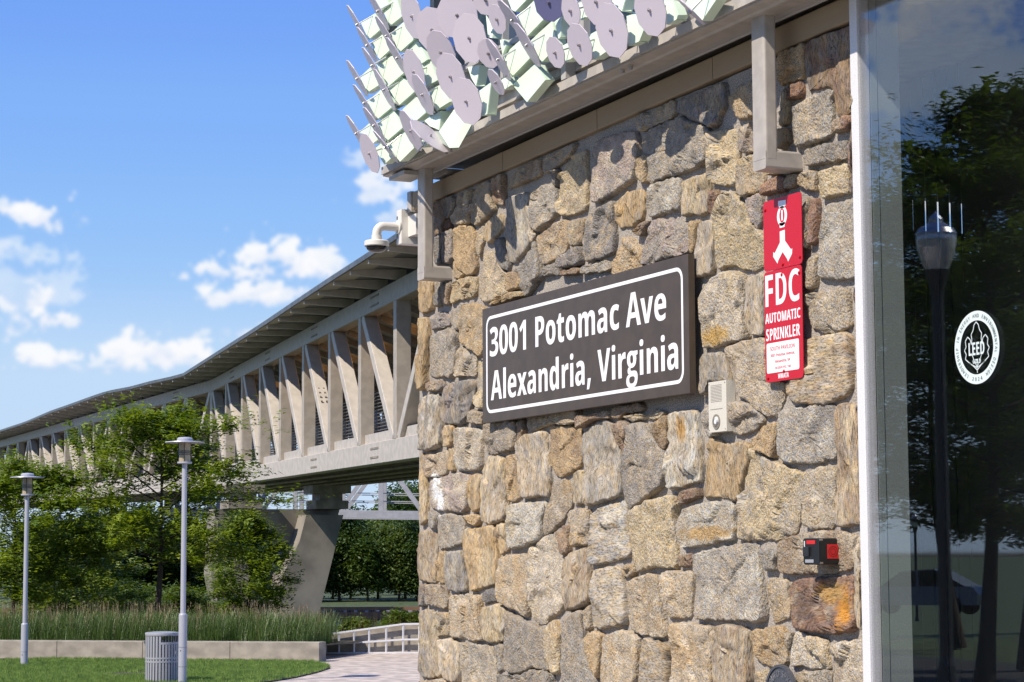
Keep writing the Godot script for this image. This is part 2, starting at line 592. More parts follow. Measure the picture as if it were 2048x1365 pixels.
func s(kind: String, mm: Array) -> void:
	stone_no += 1
	var poly := PackedVector2Array()
	for k in range(0, mm.size(), 2):
		poly.append(Vector2(mm[k], mm[k + 1]) / 1000.0)
	for step in 1:                                      # take the corners off
		var cut := PackedVector2Array()
		for k in poly.size():
			var a := poly[k]
			var b := poly[(k + 1) % poly.size()]
			cut.append(a.lerp(b, .14)); cut.append(a.lerp(b, .86))
		poly = cut
	var mid := Vector2.ZERO
	var area := 0.0
	for k in poly.size():
		var a := poly[k]
		var b := poly[(k + 1) % poly.size()]
		var w := a.cross(b)
		area += w
		mid += (a + b) * w / 3.0
	mid /= area
	var off := rng.randf_range(-90, 90)
	var edge: Array[Vector2] = []
	for k in poly.size():
		var a := poly[k]
		var b := poly[(k + 1) % poly.size()]
		var m := maxi(1, int(a.distance_to(b) / .017))
		for j in m:
			var p := a.lerp(b, float(j) / m)
			p -= (p - mid).normalized() * .0005
			p.x = minf(p.x, 4.522)
			edge.append(p + Vector2(n_fine.get_noise_3d(p.x * 1.1, p.y * 1.1, off), n_fine.get_noise_3d(p.x * 1.1, p.y * 1.1, off + 40)) * .009)
	var count := edge.size()
	var proud := rng.randf_range(.016, .036)
	var lean := Vector2(rng.randf_range(-.05, .05), rng.randf_range(-.05, .05))
	var chip := rng.randf_range(.5, 1.3)
	var deep := -.30 if mid.x < .16 else -.045
	var inset := [0.0, 0.0, .002, .006, .014]
	var level := [deep, .25, .72, .94, 1.0]
	var steps := clampi(int(sqrt(absf(area) * .5) / 2.0 / .017), 3, 13)
	for k in range(1, steps):
		inset.append(-(1.0 - k / float(steps)))
		level.append(1.0)
	var v := PackedVector3Array()
	var uv := PackedVector2Array()
	var col := PackedColorArray()
	var turn := rng.randf_range(-.12, .12) + (PI / 2 if kind.ends_with("h") else 0.0)
	var shift := Vector2(rng.randf(), rng.randf())
	var c0: Color = TONES[kind[0]]
	var tones: String = PATCH[kind[0]]
	var c1: Color = TONES[tones[rng.randi() % 5]]
	var c2: Color = TONES[tones[rng.randi() % 5]]
	var bright := rng.randf_range(.88, 1.12)
	for i in inset.size() + 1:
		for k in (count if i < inset.size() else 1):
			var p := mid
			if i < inset.size():
				var q := edge[k]
				var len := q.distance_to(mid)
				p = q.lerp(mid, minf(inset[i] / len, .5)) if inset[i] >= 0 else mid.lerp(q, -inset[i] * (1.0 - minf(.014 / len, .5)))
			var z := deep
			if i > 0:
				var f := n_face.get_noise_3d(p.x, p.y, off) * .007
				var c := n_chip.get_noise_3d(p.x, p.y, off) * .014 * chip
				var g := n_fine.get_noise_3d(p.x * 1.4, p.y * 1.4, off + 9) * .0052
				var lv: float = level[i] if i < inset.size() else 1.0
				z = proud * lv + (f + c + lean.dot(p - mid)) * clampf(lv * 1.6 - .6, 0, 1) + g
				z = maxf(z, .010 if i > 3 else .004)
			v.append(Vector3(p.x, p.y, z))
			uv.append(((p + (p - mid).normalized() * (proud - z if i < 5 else 0.0)).rotated(turn)) / .82 + shift)
			var t := n_patch.get_noise_3d(p.x, p.y * (.35 if kind.ends_with("v") else 1.0), off)
			var t2 := n_patch.get_noise_3d(p.x * 1.7 + 30, p.y * 1.7, off + 55)
			var c := c0.lerp(c1, smoothstep(.02, .35, t) * .75).lerp(c2, smoothstep(.10, .40, t2) * .7) * bright
			for st in STAINS:
				var d := Vector2((p.x * 1000 - st[0]) / st[2], (p.y * 1000 - st[1]) / st[3]).length() + n_fine.get_noise_3d(p.x * 2, p.y * 2, 3) * .6
				if d < 1.25:
					c = c.lerp(st[4], 1.0 - smoothstep(.7, 1.25, d))
			col.append(Color(c.r * 1.12, c.g * 1.10, c.b * 1.05, 1))
	var idx := PackedInt32Array()
	for i in inset.size() - 1:
		for k in count:
			var j := (k + 1) % count
			var a := i * count + k
			var b := i * count + j
			idx.append_array([a, b, b + count, a, b + count, a + count])
	var last := (inset.size() - 1) * count
	for k in count:
		idx.append_array([last + k, last + (k + 1) % count, inset.size() * count])
	var nn := PackedVector3Array()
	nn.resize(v.size())
	for k in range(0, idx.size(), 3):
		var q := (v[idx[k + 2]] - v[idx[k]]).cross(v[idx[k + 1]] - v[idx[k]])
		for j in 3:
			nn[idx[k + j]] += q
	for k in nn.size():
		nn[k] = nn[k].normalized()
	var arr := []
	arr.resize(Mesh.ARRAY_MAX)
	arr[Mesh.ARRAY_VERTEX] = v
	arr[Mesh.ARRAY_NORMAL] = nn
	arr[Mesh.ARRAY_TEX_UV] = uv
	arr[Mesh.ARRAY_COLOR] = col
	arr[Mesh.ARRAY_INDEX] = idx
	var m := ArrayMesh.new()
	m.add_surface_from_arrays(Mesh.PRIMITIVE_TRIANGLES, arr)
	put("stone", m, M.granite if kind.length() == 1 else M.gneiss, wall)


var house: Node3D
var screen: Node3D


func pavilion() -> void:
	house = thing("stone_pavilion", "rubble stone pavilion with taupe beam, window wall and mint green metal screen along its top", "building")
	n_face = noise(4.2, FastNoiseLite.TYPE_SIMPLEX_SMOOTH, 2, 5)
	n_chip = noise(6.5, FastNoiseLite.TYPE_CELLULAR, 1, 6)
	n_chip.cellular_return_type = FastNoiseLite.RETURN_CELL_VALUE
	n_fine = noise(26.0, FastNoiseLite.TYPE_SIMPLEX, 3, 7)
	n_patch = noise(4.5, FastNoiseLite.TYPE_SIMPLEX, 3, 8)
	# mortar bed
	var g := Geo.new()
	var pts := []
	for k in 81:
		var row := PackedVector3Array()
		for i in 91:
			row.append(Vector3(.012 + 4.516 * i / 90.0, 4.0 * k / 80.0, -.004 + n_fine.get_noise_2d(i * .05, k * .05) * .006 + n_face.get_noise_2d(i * .05, k * .05) * .006))
		pts.append(row)
	for k in 80:
		for i in 90:
			g.quad(pts[k][i], pts[k][i + 1], pts[k + 1][i + 1], pts[k + 1][i])
	g.span(Vector3(.012, 0, -.35), Vector3(3.9, 3.99, -.03))
	g.span(Vector3(3.9, 0, -.158), Vector3(4.528, 3.99, -.03))
	wall = put("stone_wall", g, M.mortar, house)
	stones()
	# coping
	var joints := [-.02, 1.259, 2.363, 3.468, 4.526]
	for k in 4:
		g = Geo.new()
		g.bar(Vector3(joints[k] + .003, 4.028 + joints[k] * .0088, -.165), Vector3(joints[k + 1] - .003, 4.028 + joints[k + 1] * .0088, -.165), .38, .103, Vector3.UP, .008)
		put("coping_stone", g, M.cast_stone, house)
	# beam, with its drip edge, the strip behind it and the gap over the coping
	g = Geo.new()
	g.prism(PackedVector2Array([Vector2(.262, 4.186), Vector2(.264, 4.142), Vector2(.252, 4.142), Vector2(.252, 4.134), Vector2(.200, 4.128), Vector2(.190, 4.120), Vector2(.110, 4.120), Vector2(.110, 4.186)]), Vector3(.10, 0, 0), Vector3(0, 0, 1), Vector3.UP, Vector3(9.6, 0, 0))
	put("roof_beam", g, M.taupe_steel, house)
	g = Geo.new()
	g.prism(PackedVector2Array([Vector2(.097, 4.15), Vector2(.097, 4.126), Vector2(.058, 4.126), Vector2(.053, 4.121), Vector2(.046, 4.121), Vector2(.046, 4.15)]), Vector3(.16, 0, 0), Vector3(0, 0, 1), Vector3.UP, Vector3(9.5, 0, 0))
	put("soffit_strip", g, M.strip_metal, house)
	g = Geo.new()
	g.span(Vector3(.30, 4.17, -.6), Vector3(9.6, 4.185, .10))
	g.span(Vector3(.75, 4.11, -.30), Vector3(9.6, 4.165, -.20))
	put("soffit", g, M.dark_gap, house)
	g = Geo.new()
	g.span(Vector3(.19, 4.095, .12), Vector3(.42, 4.118, .25))
	g.span(Vector3(.30, 4.10, -.10), Vector3(.52, 4.125, .04))
	put("beam_end_plate", g, M.taupe_steel, house)
	for x in [.97, 1.035, 3.02, 3.10, 5.2, 5.28]:
		g = Geo.new()
		g.lathe([Vector2(0, -.016), Vector2(.010, -.016), Vector2(.010, 0), Vector2(.017, .001), Vector2(.017, .006)], Vector3(x, 4.128, .225), 6)
		put("beam_bolt", g, M.taupe_steel, house)
	# hanging brackets
	for x in [.458, 4.076, 7.70]:
		g = Geo.new()
		g.bar(Vector3(x, 3.545, .137), Vector3(x, 4.124, .137), .10, .058, Vector3.BACK, .010)
		g.bar(Vector3(x, 3.543, -.02), Vector3(x, 3.543, .165), .099, .076, Vector3.UP, .010)
		g.box(Vector3(x, 4.122, .137), Vector3(.112, .006, .066))
		put("bracket", g, M.taupe_steel, house)
	# white fascia, rails and clerestory behind the screen
	g = Geo.new()
	g.span(Vector3(.35, 4.196, .16), Vector3(9.6, 4.37, .18))
	put("fascia_panel", g, M.white_panel, house)
	for y in [4.235, 4.315]:
		g = Geo.new()
		g.bar(Vector3(.20, y, .20), Vector3(9.6, y, .20), .03, .014 if y < 4.3 else .03)
		put("screen_rail", g, M.taupe_steel, house)
	g = Geo.new()
	g.span(Vector3(.35, 4.41, .02), Vector3(9.6, 5.28, .03))
	put("clerestory_pane", g, M.tinted_glass, house)
	for k in 10:
		g = Geo.new()
		g.span(Vector3(.35 + k * .95, 4.401, .0), Vector3(.41 + k * .95, 5.28, .065))
		put("clerestory_mullion", g, M.strip_metal, house)
	g = Geo.new()
	g.span(Vector3(-.1, 5.30, -7), Vector3(9.8, 5.42, .36))
	put("roof", g, M.roof_metal, house)
	g = Geo.new()
	g.span(Vector3(.02, 0, -7), Vector3(.30, 4.0, -.36))
	g.span(Vector3(.30, 0, -7), Vector3(9.6, 5.28, -6.7))
	g.span(Vector3(9.31, 0, -6.7), Vector3(9.6, 5.28, .0))
	g.span(Vector3(.30, 4.19, -6.7), Vector3(9.3, 4.40, .0))
	put("rear_wall", g, M.plaster, house)
	# window wall
	g = Geo.new()
	g.bar(Vector3(4.5525, 0, .004), Vector3(4.5525, 4.098, .004), .049, .054, Vector3.BACK, .003)
	put("window_frame", g, M.white_metal, house)
	g = Geo.new()
	g.span(Vector3(4.5775, 0, .012), Vector3(7.05, 4.12, .020))
	put("window_pane", g, M.pane, house)
	g = Geo.new()
	g.quad(Vector3(4.578, .01, .0095), Vector3(9.27, .01, .0095), Vector3(9.27, 4.11, .0095), Vector3(4.578, 4.11, .0095))
	put("glass_coating", g, M.film, house)
	g = Geo.new()
	g.span(Vector3(7.10, 0, .012), Vector3(9.28, 4.12, .020))
	put("window_pane", g, M.pane, house)
	g = Geo.new()
	g.span(Vector3(7.05, 0, -.06), Vector3(7.10, 4.12, .03))
	put("window_frame", g, M.white_metal, house)
	g = Geo.new()
	g.span(Vector3(4.53, 0, -.056), Vector3(4.5775, 4.12, -.026))
	g.span(Vector3(4.53, 0, -.158), Vector3(4.576, 4.12, -.060))
	put("window_reveal", g, M.drywall, house)
	g = Geo.new()
	for k in 96:                                      # the cloth hangs in faint waves
		var x0 := .5 + k * .0915
		g.quad(Vector3(x0, .02, -1.2 + sin(x0 * 7.0) * .012), Vector3(x0 + .0915, .02, -1.2 + sin((x0 + .0915) * 7.0) * .004), Vector3(x0 + .0915, 4.18, -1.2 + sin((x0 + .0915) * 7.0) * .004), Vector3(x0, 4.18, -1.2 + sin(x0 * 7.0) * .012))
	put("window_shade", g, M.shade_cloth, house)
	# the screen
	screen = put("metal_screen", screen_frame(), M.strip_metal, house)
	screen_parts()
	var r := RandomNumberGenerator.new()
	r.seed = 9
	for row in 5:                                     # it runs on above and to the right of the picture
		for k in 26:
			var y := 4.10 + row * .245
			var x := 1.7 + k * .31 + row * .07
			if y < 5.21 - .243 * x + .10 or x > 9.3 or (x < 4.4 and y < 4.98):
				continue
			var j := Vector3(r.randf_range(-.02, .02), r.randf_range(-.02, .02), 0)
			panel([Vector3(x, y + .10, .32) + j, Vector3(x + .17, y + .10, .32) + j, Vector3(x + .27, y - .02, .34) + j, Vector3(x + .10, y - .02, .34) + j])
			if r.randf() < .62:
				disc(Vector3(x + .2, y - .02, .40) + j, .12 if r.randf() < .6 else .075, Vector3(r.randf_range(-.3, .3), r.randf_range(-.5, -.3), .9).normalized(), "")


func screen_frame() -> Geo:
	var g := Geo.new()
	for k in 9:
		g.bar(Vector3(.20 + k * 1.15, 4.19, .24), Vector3(.20 + k * 1.15, 5.29, .24), .05, .05)
	for y in [4.48, 4.86, 5.22]:
		g.bar(Vector3(.05, y, .285), Vector3(9.6, y, .285), .03, .03)
	return g


# a folded sheet: its face, and the returns bent back along its right and lower edges
func panel(q: Array) -> void:
	var g := Geo.new()
	var a: Vector3 = q[0]
	var b: Vector3 = q[1]
	var c: Vector3 = q[2]
	var d: Vector3 = q[3]
	var back := Vector3(0, 0, -.004)
	g.quad(d, c, b, a)
	g.quad(a + back, b + back, c + back, d + back)
	g.quad(a, b, b + back, a + back)
	g.quad(d, a, a + back, d + back)
	var r := Vector3(-.012, 0, -.055)
	var u := Vector3(0, .006, -.05)
	g.quad(c, c + r, b + r, b)
	g.quad(c + back, b + back, b + r, c + r)
	g.quad(d, d + u, c + u, c)
	g.quad(d + back, c + back, c + u, d + u)
	put("green_panel", g, M.mint, screen)


func disc(at: Vector3, r: float, face: Vector3, tone: String) -> void:
	var x := Vector3.UP.cross(face).normalized()
	var y := face.cross(x)
	var g := Geo.new()
	var p := PackedVector2Array()
	for k in 10:
		p.append(Vector2.from_angle(TAU * (k + .5) / 10) * r)
	g.prism(p, at - face * .002, x, y, face * .004)
	put("round_panel", g, M.violet if tone == "blue" else M.lavender, screen)
	g = Geo.new()
	g.tube([at - face * .11, at + face * .006], [.004, .004], 6)
	g.tube([at + face * .003, at + face * .010, at + face * .013], [.009, .008, .004], 8)
	put("screen_bolt", g, M.bolt, screen)


func stones() -> void:
	s("Gv", [65, 2886, 192, 2892, 368, 2891, 390, 2798, 389, 2668, 374, 2601, 306, 2579, 99, 2580, 67, 2593])
	s("Dv", [450, 2936, 866, 2934, 859, 2850, 809, 2788, 753, 2742, 710, 2696, 434, 2718, 390, 2764, 408, 2831])
	s("T", [774, 2760, 837, 2767, 961, 2755, 972, 2729, 961, 2685, 802, 2695, 767, 2714])
	s("Ov", [419, 2667, 464, 2709, 530, 2711, 574, 2700, 559, 2642, 537, 2599, 419, 2585, 426, 2627])
	s("C", [573, 2692, 947, 2668, 953, 2546, 945, 2452, 835, 2443, 623, 2453, 573, 2519, 559, 2620])
	s("Ov", [481, 2576, 544, 2582, 562, 2525, 572, 2453, 529, 2450, 492, 2461, 475, 2523])
	s("T", [138, 2561, 314, 2562, 463, 2574, 475, 2523, 463, 2479, 448, 2438, 207, 2428, 168, 2439, 145, 2492])
	s("Ov", [61, 2541, 99, 2574, 130, 2550, 148, 2457, 173, 2410, 168, 2262, 172, 2188, 98, 2166, 64, 2172, 59, 2357])
	s("P", [184, 2419, 373, 2426, 507, 2444, 651, 2443, 779, 2423, 793, 2379, 778, 2303, 764, 2244, 707, 2223, 607, 2228, 462, 2242, 358, 2241, 214, 2261, 184, 2324])
	s("Ov", [807, 2422, 890, 2430, 958, 2411, 951, 2331, 943, 2245, 875, 2222, 826, 2231, 792, 2265, 792, 2346])
	s("Tv", [1014, 2511, 1107, 2512, 1226, 2504, 1245, 2448, 1261, 2343, 1279, 2217, 1274, 2178, 1157, 2164, 1077, 2155, 990, 2164, 964, 2223, 965, 2357, 986, 2458])
	s("O", [1256, 2506, 1381, 2511, 1412, 2473, 1440, 2379, 1454, 2290, 1365, 2264, 1295, 2266, 1289, 2342, 1271, 2426])
	s("Tv", [1419, 2561, 1495, 2601, 1643, 2606, 1716, 2614, 1745, 2595, 1768, 2498, 1790, 2387, 1782, 2277, 1663, 2287, 1516, 2273, 1472, 2285, 1454, 2368, 1431, 2482])
	s("W", [1307, 2255, 1491, 2261, 1722, 2261, 1752, 2242, 1721, 2168, 1702, 2075, 1599, 2053, 1450, 2036, 1311, 2029, 1296, 2086, 1303, 2190])
	s("T", [985, 2685, 1089, 2684, 1109, 2691, 1383, 2685, 1388, 2604, 1387, 2534, 1239, 2525, 1081, 2519, 1000, 2533, 980, 2582])
	s("B", [1402, 2681, 1477, 2682, 1495, 2614, 1432, 2581, 1400, 2567])
	s("T", [1515, 2687, 1848, 2695, 2123, 2697, 2133, 2623, 2020, 2625, 1811, 2634, 1728, 2631, 1667, 2620, 1557, 2613, 1520, 2643])
	s("O", [686, 2207, 888, 2215, 929, 2202, 902, 2149, 721, 2157])
	s("G", [199, 2247, 320, 2225, 310, 2180, 297, 2141, 191, 2159, 183, 2205])
	s("G", [335, 2219, 506, 2227, 607, 2219, 707, 2190, 706, 2119, 699, 2059, 519, 2038, 335, 2036, 320, 2123])
	s("Ov", [728, 2141, 943, 2143, 1137, 2156, 1143, 2061, 1154, 1857, 1021, 1834, 795, 1802, 761, 1901, 720, 2064])
	s("Ov", [1157, 2156, 1281, 2167, 1286, 2086, 1289, 2019, 1175, 2003, 1152, 2061])
	s("Tv", [51, 2129, 129, 2140, 305, 2124, 309, 2011, 312, 1865, 289, 1842, 160, 1852, 67, 1857, 43, 1954, 39, 2069])
	s("O", [335, 2021, 449, 2026, 460, 1960, 464, 1849, 386, 1841, 322, 1856, 319, 1931])
	s("Gv", [475, 2015, 692, 2031, 712, 1960, 733, 1878, 740, 1805, 633, 1801, 518, 1806, 482, 1838, 472, 1932])
	s("D", [48, 1833, 160, 1846, 152, 1800, 141, 1755, 147, 1721, 113, 1711, 51, 1716])
	s("T", [178, 1840, 311, 1842, 460, 1835, 467, 1782, 452, 1710, 341, 1711, 175, 1730, 147, 1755, 163, 1800])
	s("Tv", [48, 1690, 159, 1704, 296, 1684, 303, 1578, 325, 1484, 367, 1339, 204, 1323, 66, 1319, 51, 1445, 43, 1616])
	s("Y", [319, 1685, 489, 1694, 507, 1640, 500, 1565, 311, 1556, 303, 1623])
	s("T", [496, 1783, 676, 1794, 926, 1792, 936, 1726, 952, 1641, 978, 1557, 828, 1542, 675, 1557, 524, 1558, 520, 1629, 499, 1711])
	s("D", [953, 1811, 1061, 1826, 1140, 1821, 1157, 1793, 1140, 1764, 993, 1748, 946, 1763])
	s("Yv", [950, 1721, 1073, 1742, 1153, 1751, 1244, 1732, 1262, 1675, 1242, 1607, 1216, 1557, 1072, 1547, 985, 1557, 958, 1615, 943, 1673])
	s("T", [1194, 1992, 1362, 2005, 1500, 2007, 1530, 1981, 1535, 1885, 1544, 1779, 1539, 1708, 1508, 1689, 1409, 1710, 1282, 1738, 1192, 1759, 1169, 1830, 1177, 1934])
	s("G", [1269, 1719, 1358, 1703, 1520, 1672, 1713, 1637, 1733, 1563, 1756, 1505, 1802, 1440, 1686, 1437, 1590, 1450, 1418, 1407, 1253, 1406, 1227, 1441, 1242, 1545, 1262, 1639])
	s("Tv", [348, 1541, 517, 1555, 632, 1529, 653, 1470, 652, 1372, 624, 1317, 458, 1324, 384, 1370, 363, 1458])
	s("C", [639, 1532, 828, 1538, 1052, 1536, 1111, 1488, 1136, 1411, 1133, 1323, 673, 1298, 669, 1416, 670, 1481])
	s("G", [1074, 1534, 1216, 1552, 1215, 1493, 1214, 1420, 1145, 1396, 1141, 1464, 1111, 1509])
	s("T", [58, 1304, 151, 1312, 158, 1253, 58, 1247])
	s("T", [174, 1310, 384, 1332, 458, 1313, 631, 1309, 645, 1280, 174, 1254])
	s("G", [1149, 1386, 1227, 1395, 1417, 1399, 1578, 1437, 1799, 1433, 1801, 1359, 1155, 1324])
	s("O", [1780, 2613, 1822, 2629, 2075, 2616, 2131, 2599, 2135, 2515, 2139, 2423, 2071, 2401, 1992, 2379, 1899, 2372, 1841, 2385, 1795, 2427, 1782, 2507])
	s("Gv", [2175, 2579, 2264, 2610, 2361, 2621, 2414, 2623, 2477, 2603, 2497, 2545, 2537, 2472, 2562, 2415, 2569, 2265, 2470, 2254, 2321, 2234, 2191, 2223, 2175, 2295, 2183, 2411, 2157, 2500])
	s("B", [2495, 2592, 2571, 2609, 2632, 2601, 2650, 2574, 2636, 2524, 2609, 2469, 2578, 2449, 2547, 2477, 2512, 2535])
	s("G", [2662, 2578, 2713, 2591, 2792, 2584, 2841, 2559, 2907, 2500, 2992, 2442, 2994, 2352, 2969, 2299, 2853, 2262, 2734, 2226, 2623, 2197, 2596, 2237, 2578, 2330, 2577, 2396, 2611, 2460, 2643, 2528])
	s("T", [2602, 2626, 2684, 2632, 2823, 2628, 2882, 2641, 2968, 2633, 2987, 2614, 2910, 2593, 2783, 2599, 2652, 2599])
	s("B", [2880, 2579, 2958, 2597, 3015, 2612, 3013, 2540, 3007, 2477, 2983, 2449, 2926, 2472, 2891, 2529])
	s("B", [2138, 2657, 2330, 2659, 2479, 2669, 2478, 2622, 2415, 2630, 2329, 2631, 2198, 2607, 2142, 2591])
	s("B", [2489, 2678, 2685, 2679, 2784, 2672, 2793, 2637, 2663, 2638, 2592, 2629, 2561, 2614, 2493, 2623])
	s("T", [1817, 2346, 1957, 2365, 1991, 2350, 2029, 2255, 2032, 2236, 1919, 2159, 1837, 2116, 1730, 2087, 1719, 2133, 1756, 2232, 1799, 2306])
	s("Yv", [2043, 2387, 2105, 2405, 2172, 2397, 2180, 2344, 2161, 2243, 2102, 2227, 2048, 2243, 2039, 2299])
	s("T", [2023, 2212, 2146, 2221, 2229, 2205, 2230, 2126, 2226, 2049, 2143, 2037, 2054, 2036, 2032, 2104])
	s("Gh", [2245, 2197, 2321, 2220, 2469, 2233, 2573, 2247, 2603, 2209, 2621, 2120, 2641, 2019, 2618, 1980, 2464, 1968, 2273, 1951, 2232, 1968, 2234, 2078, 2241, 2149])
	s("Y", [2655, 2194, 2833, 2240, 2968, 2250, 3081, 2260, 3094, 2211, 3065, 2172, 3077, 2092, 3089, 1938, 2865, 1943, 2717, 1918, 2673, 1959, 2664, 2097])
	s("B", [1878, 2111, 1999, 2148, 2010, 2104, 2014, 2011, 1962, 1994, 1926, 2007, 1917, 2061])
	s("C", [1547, 1961, 1560, 2032, 1682, 2077, 1754, 2096, 1872, 2115, 1912, 2060, 1922, 2006, 1951, 1981, 1954, 1864, 1958, 1766, 1912, 1726, 1772, 1683, 1700, 1656, 1628, 1659, 1562, 1693, 1547, 1758, 1546, 1860])
	s("Tv", [1971, 1976, 2065, 2020, 2209, 2034, 2219, 1972, 2242, 1867, 2235, 1795, 2160, 1755, 2037, 1734, 2014, 1728, 1990, 1767, 1974, 1864])
	s("O", [2566, 1935, 2618, 1956, 2683, 1949, 2692, 1921, 2667, 1903, 2606, 1889, 2571, 1907])
	s("Ch", [2256, 1924, 2358, 1941, 2553, 1944, 2566, 1898, 2585, 1833, 2605, 1723, 2605, 1686, 2458, 1668, 2331, 1655, 2258, 1663, 2250, 1772, 2251, 1867])
	s("T", [2608, 1877, 2707, 1903, 2825, 1918, 2893, 1905, 2918, 1829, 2944, 1749, 2993, 1631, 2857, 1637, 2721, 1644, 2644, 1665, 2628, 1733, 2615, 1815])
	s("T", [2173, 1751, 2232, 1769, 2231, 1714, 2230, 1658, 2191, 1642, 2169, 1674])
	s("G", [1917, 1687, 2026, 1724, 2149, 1746, 2161, 1674, 2163, 1617, 2168, 1579, 2220, 1486, 2284, 1428, 2288, 1385, 1894, 1364, 1899, 1471, 1909, 1569])
	s("Y", [1729, 1628, 1795, 1669, 1859, 1688, 1876, 1657, 1905, 1628, 1891, 1530, 1873, 1436, 1826, 1419, 1797, 1442, 1746, 1524])
	s("O", [2190, 1627, 2267, 1651, 2352, 1635, 2350, 1562, 2328, 1491, 2305, 1429, 2273, 1446, 2232, 1510, 2195, 1570])
	s("T", [2364, 1623, 2478, 1650, 2601, 1663, 2661, 1647, 2730, 1631, 2724, 1563, 2706, 1426, 2555, 1400, 2336, 1388, 2340, 1468, 2359, 1562])
	s("Th", [2747, 1631, 2857, 1624, 3009, 1614, 3002, 1543, 3000, 1455, 2994, 1424, 2730, 1409, 2741, 1532])
	s("T", [2934, 1918, 2988, 1930, 3100, 1932, 3208, 1924, 3211, 1885, 3201, 1833, 3189, 1728, 3113, 1724, 3000, 1724, 2975, 1785, 2949, 1851])
	s("T", [3008, 1702, 3159, 1712, 3370, 1699, 3370, 1644, 3383, 1572, 3384, 1445, 3013, 1425, 3027, 1544, 3020, 1632])
	s("B", [3104, 1998, 3207, 2009, 3209, 1972, 3206, 1944, 3114, 1942, 3099, 1968])
	s("G", [3223, 2002, 3390, 2023, 3561, 2039, 3727, 2042, 3761, 2040, 3768, 1985, 3785, 1903, 3799, 1833, 3820, 1748, 3797, 1727, 3635, 1725, 3381, 1723, 3236, 1725, 3236, 1833, 3217, 1942])
	s("G", [3788, 2026, 3910, 2031, 3915, 1993, 3891, 1948, 3899, 1936, 3812, 1933, 3802, 1964, 3780, 1997])
	s("T", [3820, 1897, 3882, 1905, 3982, 1896, 3986, 1820, 3984, 1746, 3915, 1732, 3864, 1725, 3847, 1761, 3819, 1801])
	s("Tv", [3381, 1678, 3432, 1701, 3509, 1713, 3610, 1708, 3679, 1691, 3681, 1634, 3689, 1552, 3692, 1462, 3401, 1446, 3395, 1560, 3381, 1623])
	s("Y", [3710, 1528, 3839, 1542, 3820, 1469, 3710, 1463])
	s("Wv", [3039, 2619, 3274, 2618, 3291, 2546, 3308, 2480, 3310, 2367, 3304, 2310, 3201, 2292, 3035, 2275, 3005, 2316, 3013, 2450, 3029, 2539])
	s("G", [3313, 2584, 3354, 2617, 3459, 2618, 3457, 2550, 3447, 2488, 3368, 2490, 3327, 2527])
	s("G", [3528, 2610, 3596, 2631, 3704, 2615, 3768, 2581, 3824, 2549, 3815, 2525, 3757, 2499, 3675, 2484, 3600, 2488, 3559, 2531])
	s("Ov", [3368, 2486, 3455, 2483, 3489, 2458, 3591, 2457, 3633, 2461, 3707, 2447, 3727, 2438, 3696, 2377, 3653, 2303, 3617, 2233, 3596, 2210, 3516, 2231, 3325, 2234, 3310, 2250, 3331, 2366, 3355, 2434])
	s("O", [3728, 2459, 3790, 2493, 3854, 2514, 3926, 2528, 3930, 2469, 3914, 2408, 3901, 2378, 3858, 2394, 3779, 2410, 3733, 2440])
	s("W", [3226, 2208, 3325, 2217, 3447, 2220, 3550, 2211, 3583, 2196, 3581, 2128, 3574, 2053, 3477, 2054, 3373, 2037, 3212, 2025, 3140, 2030, 3090, 2079, 3082, 2123, 3106, 2162, 3162, 2192])
	s("B", [3111, 2268, 3210, 2281, 3289, 2281, 3293, 2241, 3209, 2222, 3117, 2213, 3096, 2233])
	s("G", [3952, 2572, 4120, 2575, 4365, 2568, 4360, 2467, 4353, 2355, 4274, 2354, 4267, 2343, 4149, 2346, 4013, 2353, 3952, 2380, 3936, 2430, 3942, 2491])
	s("Y", [3716, 2428, 3747, 2422, 3921, 2365, 4035, 2332, 4120, 2309, 4108, 2281, 4106, 2234, 4083, 2178, 4073, 2131, 4057, 2079, 3973, 2066, 3871, 2054, 3775, 2049, 3629, 2054, 3596, 2063, 3606, 2130, 3643, 2255, 3670, 2317, 3698, 2379])
	s("C", [4126, 2313, 4245, 2338, 4324, 2333, 4341, 2305, 4335, 2235, 4328, 2157, 4341, 2126, 4308, 2095, 4236, 2091, 4162, 2088, 4116, 2110, 4111, 2162, 4117, 2241])
	s("Tv", [4375, 2564, 4560, 2559, 4562, 2456, 4559, 2266, 4559, 2100, 4463, 2105, 4407, 2096, 4354, 2093, 4347, 2138, 4357, 2312, 4366, 2467])
	s("T", [3931, 2053, 4072, 2074, 4214, 2087, 4393, 2083, 4454, 2068, 4462, 2018, 4457, 1940, 4359, 1930, 4244, 1919, 4037, 1919, 3945, 1922, 3924, 1936, 3931, 1984])
	s("Rh", [3999, 1892, 4126, 1903, 4316, 1913, 4441, 1915, 4445, 1881, 4458, 1813, 4461, 1711, 4379, 1703, 4272, 1692, 4163, 1702, 4067, 1695, 4007, 1713, 3999, 1765, 3993, 1836])
	s("C", [4033, 1694, 4119, 1693, 4256, 1679, 4258, 1635, 4267, 1605, 4277, 1565, 4144, 1556, 4085, 1565, 3996, 1561, 3997, 1597, 4014, 1646])
	s("T", [3962, 1692, 4020, 1697, 4011, 1661, 3988, 1613, 3968, 1644])
	s("O", [3701, 1692, 3820, 1710, 3938, 1719, 3956, 1683, 3962, 1624, 3964, 1568, 3855, 1550, 3760, 1557, 3730, 1594, 3700, 1655])
	s("T", [4024, 1539, 4158, 1549, 4280, 1563, 4279, 1494, 4037, 1480])
	s("C", [4299, 1660, 4378, 1674, 4557, 1691, 4559, 1609, 4558, 1509, 4291, 1494, 4294, 1579])
	s("Cv", [4494, 2064, 4558, 2067, 4559, 1928, 4559, 1718, 4497, 1712, 4482, 1776, 4490, 1927])
